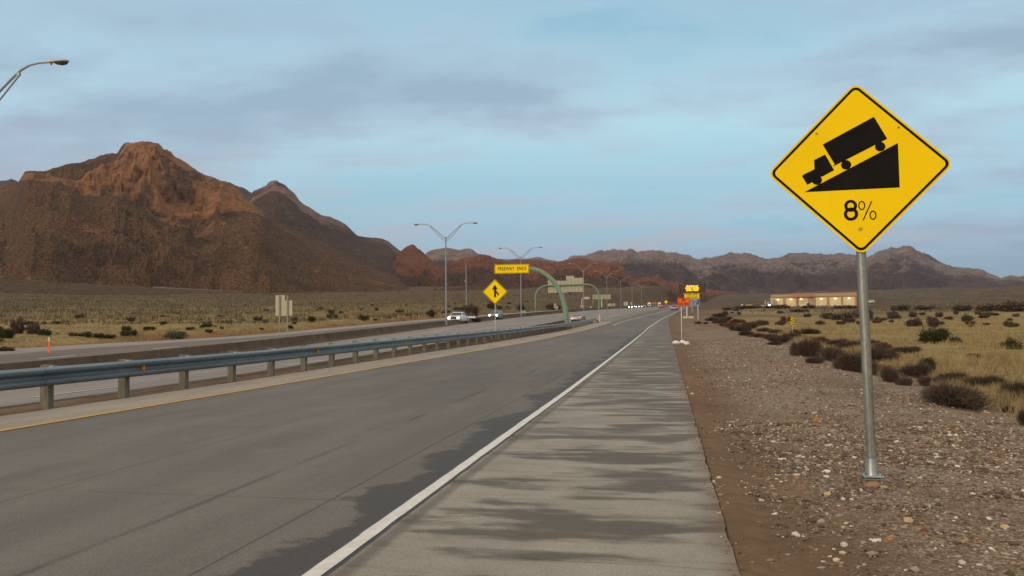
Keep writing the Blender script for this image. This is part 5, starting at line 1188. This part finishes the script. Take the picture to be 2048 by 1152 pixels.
scatter(44, (1440, 2060), (lambda p: 619, lambda p: 655), ['dark', 'olive', 'dark', 'red', 'olive'], (11, 30), dict(dark='small dark twiggy shrub on the right plain', olive='small olive shrub on the right plain', red='small rusty shrub on the right plain'), 'shrubs on the right plain')
for px, py, w, h in [(1560, 617, 70, 8), (1500, 617, 60, 7), (1620, 616.5, 36, 7), (1690, 617, 50, 7), (1655, 638, 46, 15), (1690, 640, 60, 16), (1725, 637, 50, 20), (1800, 622, 60, 13), (1850, 620, 50, 10), (1925, 622, 60, 14), (1980, 622, 60, 15), (2030, 623, 70, 22), (1600, 624, 40, 7), (1455, 620, 36, 6), (1560, 627, 20, 6), (1615, 634, 18, 8), (1562, 650, 24, 8), (1790, 638, 24, 12), (1826, 634, 20, 12), (1912, 629, 14, 9), (1956, 629, 14, 8)]:
    bush('dark', int(px) % 2, px, py, w, h, 'spreading dark thicket ' + zone(px, py), 'shrub', 'thickets far out on the right plain')
edge_l = lambda p: np.interp(p, [0, 520, 900, 1200], [701, 671, 639, 619])
L_lab = dict(dark='small dark twiggy shrub on the left plain', olive='small olive shrub on the left plain', green='small dark green bush on the left plain', sage='small pale green bush on the left plain')
scatter(90, (-20, 1110), (lambda p: edge_l(p)-np.interp(p, [0, 900, 1200], [78, 34, 20]), lambda p: edge_l(p)-np.interp(p, [0, 900, 1200], [14, 6, 3])), ['olive', 'olive', 'green', 'olive', 'sage', 'dark', 'olive'], (9, 28), L_lab, 'shrubs on the left plain')
for kd, px, py, w, h, lab in [('green', 12, 676, 46, 22, 'rounded dark green bush at the left edge of the picture'), ('dark', 34, 668, 30, 34, 'tall dark shrub beside the green bush at the left edge'), ('dark', 66, 668, 34, 24, 'dark olive shrub left of the orange delineator'), ('green', 88, 673, 40, 18, 'dark green bush just behind the orange delineator'), ('green', 251, 664, 24, 12, 'small round dark green bush alone on the yellow verge left of centre'), ('sage', 352, 677, 62, 20, 'wide grey green shrub beside the far pavement edge'),
        ('green', 589, 644, 22, 12, 'dark green bush right of the blank sign board'), ('green', 624, 644, 26, 14, 'rounder dark green bush second right of the blank sign board'), ('olive', 165, 672, 60, 8, 'flat dark scrub line beside the far pavement'), ('dark', 12, 702, 34, 10, 'low dark shrub at the pavement edge in the left corner')]:
    bush(kd, 0, px, py, w, h, lab, 'bush')
def bare_tree(px, py, D, wpx, hpx, lab):
    P = at(px, py, D); x, y = P[0], P[1]; z = gz(x, y); ps = D/FPX; root = empty('bare_tree', (x, y, z)); tag(root, lab, 'tree'); h = hpx*ps; w = wpx*ps
    r2 = random.Random(3); mb = MB()
    for i in range(9):
        a = r2.uniform(0, 6.28); d = w*.5*r2.uniform(.2, .7); mb.tube([(0, 0, -.2), (d*.3*math.cos(a), d*.3*math.sin(a), h*.3), (d*math.cos(a), d*math.sin(a), h*.85)], [.09, .05, .015], 5)
    mb.build('trunk', M['wood'], root)
    V, F = tri_cloud(3800, w*.5, h*.85, 12, (.2, .7), (.02, .05), lumps=9, up=1.4); V = V + np.array([0, 0, h*.14])
    link('crown', np_mesh('crown', V, F, V_RED2, False, dict(tone=np.repeat(np.random.default_rng(3).uniform(0, 1, len(F)), 4))), root)
V_RED2 = mat_leaf('bare_brown_branches', (.07, .045, .028, 1), (.13, .085, .055, 1), (.19, .13, .085, 1))
bare_tree(942, 630, 170, 46, 36, 'leafless reddish brown tree behind the white pickup')

# dry grass, stones: nobody could count them
def grass_field(name, pts, hts, wid, seed, mat, blades=5):
    rr = np.random.default_rng(seed); n = len(pts)*blades; B = np.repeat(pts, blades, 0); hh = np.repeat(hts, blades)*rr.uniform(.55, 1.15, n); ww = np.repeat(wid, blades)
    B = B + np.concatenate([rr.normal(size=(n, 2))*np.repeat(wid*2.6, blades)[:, None], np.zeros((n, 1))], 1)
    a = rr.uniform(0, 2*np.pi, n); lx = np.cos(a)*ww*.5; ly = np.sin(a)*ww*.5; b = rr.uniform(0, 2*np.pi, n); ln = hh*rr.uniform(.1, .6, n)
    V = np.stack([B[:, 0]-lx, B[:, 1]-ly, B[:, 2]-.03, B[:, 0]+lx, B[:, 1]+ly, B[:, 2]-.03, B[:, 0]+np.cos(b)*ln, B[:, 1]+np.sin(b)*ln, B[:, 2]+hh], 1).reshape(-1, 3)
    F = np.arange(3*n).reshape(-1, 3); tone = np.repeat(np.clip(np.repeat(rr.uniform(.1, .9, len(pts)), blades)+rr.normal(size=n)*.15, 0, 1), 3)
    o = link(name, np_mesh(name, V, F, mat, False, dict(tone=tone))); return tag(o, 'dry golden grass covering the desert plain', 'grass', kind='stuff')
G_MAT = mat_leaf('dry_grass_blades', (.17, .125, .058, 1), (.34, .26, .13, 1), (.47, .38, .21, 1))
def sample_plain(n, ur, wfun, side, seed):
    rr = np.random.default_rng(seed); u = ur[0]*(ur[1]/ur[0])**(rr.uniform(0, 1, n)); w = wfun(u, rr.uniform(0, 1, n)); dn = fbm(u/7, w/3.2, 4, 61); keep = dn > -.22; u, w = u[keep], w[keep]
    return u, w
u, w = sample_plain(52000, (9, 170), lambda u, t: shrub_line(u)+.9+t*(u*.62+8), 1, 3)
pts = np.stack([w+drift(u), u, H(u, w)], 1); d = np.hypot(u, w)
grass_field('dry_grass', pts, .16+.16*np.clip(fbm(u/5, w/3, 2, 8)+.5, 0, 1), .007+d*.00042, 4, G_MAT, 5)
u, w = sample_plain(30000, (30, 300), lambda u, t: -51.3-t**1.4*90, -1, 13)
pts = np.stack([w+drift(u), u, H(u, w)], 1); d = np.hypot(u, w)
grass_field('dry_grass', pts, .18+.2*np.clip(fbm(u/5, w/3, 2, 8)+.4, 0, 1), .01+d*.00045, 5, G_MAT, 4)
S_MAT = mat_leaf('far_scrub_leaves', (.075, .064, .038, 1), (.15, .122, .074, 1), (.27, .22, .135, 1))
u, w = sample_plain(15000, (120, 1500), lambda u, t: -52-t**1.2*u*1.15, -1, 23)
k_ = (np.hypot(u, w) > 150); u, w = u[k_], w[k_]; pts = np.stack([w+drift(u), u, H(u, w)], 1); d = np.hypot(u, w)
tag(grass_field('far_scrub', pts, rng.uniform(.3, 1.1, len(u)), .10+d*.0008, 6, S_MAT, 4), 'low scrub speckling the slopes below the mountain', 'scrub')
u, w = sample_plain(9000, (190, 2200), lambda u, t: shrub_line(u)+4+t*u*.75, 1, 33)
k_ = (np.hypot(u, w) > 230); u, w = u[k_], w[k_]; pts = np.stack([w+drift(u), u, H(u, w)], 1); d = np.hypot(u, w)
tag(grass_field('far_scrub', pts, rng.uniform(.3, .9, len(u)), .10+d*.0008, 7, S_MAT, 4), 'low scrub speckling the far plain on the right', 'scrub')
def pebbles():
    rr = np.random.default_rng(11); n = 125000
    u = np.where(rr.uniform(0, 1, n) < .5, 3.2*(60/3.2)**(rr.uniform(0, 1, n)**.95), 3.6+10*rr.uniform(0, 1, n)**.8); t = rr.uniform(0, 1, n); w = .34+t*(shrub_line(u)+2.2)
    den = sst(.45, 2.0, w+.5*fbm(u/1.5, w/1.1, 2, 19))*(.25+.75*sst(-.35, .15, fbm(u/2.1, w/1.3, 3, 17))) + .05; keep = rr.uniform(0, 1, n) < den; u, w = u[keep], w[keep]; n = len(u)
    ico = np.array([(0, 0, 1), (.894, 0, .447), (.276, .851, .447), (-.724, .526, .447), (-.724, -.526, .447), (.276, -.851, .447), (.724, .526, -.447), (-.276, .851, -.447), (-.894, 0, -.447), (-.276, -.851, -.447), (.724, -.526, -.447), (0, 0, -1)])
    fi = np.array([(0, 1, 2), (0, 2, 3), (0, 3, 4), (0, 4, 5), (0, 5, 1), (1, 6, 2), (2, 7, 3), (3, 8, 4), (4, 9, 5), (5, 10, 1), (2, 6, 7), (3, 7, 8), (4, 8, 9), (5, 9, 10), (1, 10, 6)])
    s = np.exp(rr.normal(size=n)*.50)*.0088*(1+u*.020); s = np.clip(s, .004, .036)
    sc = np.stack([s*rr.uniform(.8, 1.5, n), s*rr.uniform(.7, 1.1, n), s*rr.uniform(.45, .8, n)], 1)
    P = ico[None]*(1+.22*rr.normal(size=(n, 12, 1)))*sc[:, None, :]; a = rr.uniform(0, 6.28, n); ca, sa = np.cos(a)[:, None], np.sin(a)[:, None]
    x = P[..., 0]*ca-P[..., 1]*sa; y = P[..., 0]*sa+P[..., 1]*ca; z0 = H(u, w)
    V = np.stack([x+(w+drift(u))[:, None], y+u[:, None], P[..., 2]+z0[:, None]+.12*s[:, None]], -1).reshape(-1, 3)
    F = (fi[None]+12*np.arange(n)[:, None, None]).reshape(-1, 3)
    pal = np.array([lin(200, 192, 180), lin(150, 136, 122), lin(112, 96, 78), lin(156, 132, 108), lin(90, 72, 55), lin(128, 108, 90), lin(200, 180, 150), lin(104, 92, 84), lin(138, 98, 74)]); pw = np.array([.045, .17, .23, .03, .18, .20, .015, .11, .01]); pw /= pw.sum()
    c = pal[rr.choice(len(pal), n, p=pw)]*rr.uniform(.8, 1.15, (n, 1)); c[:, 3] = 1
    me = np_mesh('gravel', V, F, M['pebble'], False, None, dict(stone=np.repeat(c, 12, 0))); tag(link('gravel', me), 'pale and brown gravel strewn over the roadside dirt', 'gravel', kind='stuff')
t = NT('gravel_stones', .85, .25); t.col(t.attr('stone', 'Color')); M['pebble'] = t.m
pebbles()

# ---------------------------------------------------------------- air
def haze():
    mb = MB().box((300, 7850, 497.5), (21000, 15900, 1005)); t = bpy.data.materials.new('thin_air'); t.use_nodes = True; N = t.node_tree.nodes; N.clear()
    out = N.new('ShaderNodeOutputMaterial'); v = N.new('ShaderNodeVolumePrincipled'); v.inputs['Color'].default_value = (.62, .70, .90, 1); v.inputs['Density'].default_value = 3.6e-5; v.inputs['Anisotropy'].default_value = .1
    t.node_tree.links.new(v.outputs[0], out.inputs['Volume']); o = mb.build('haze', t); tag(o, kind='stuff')

haze()
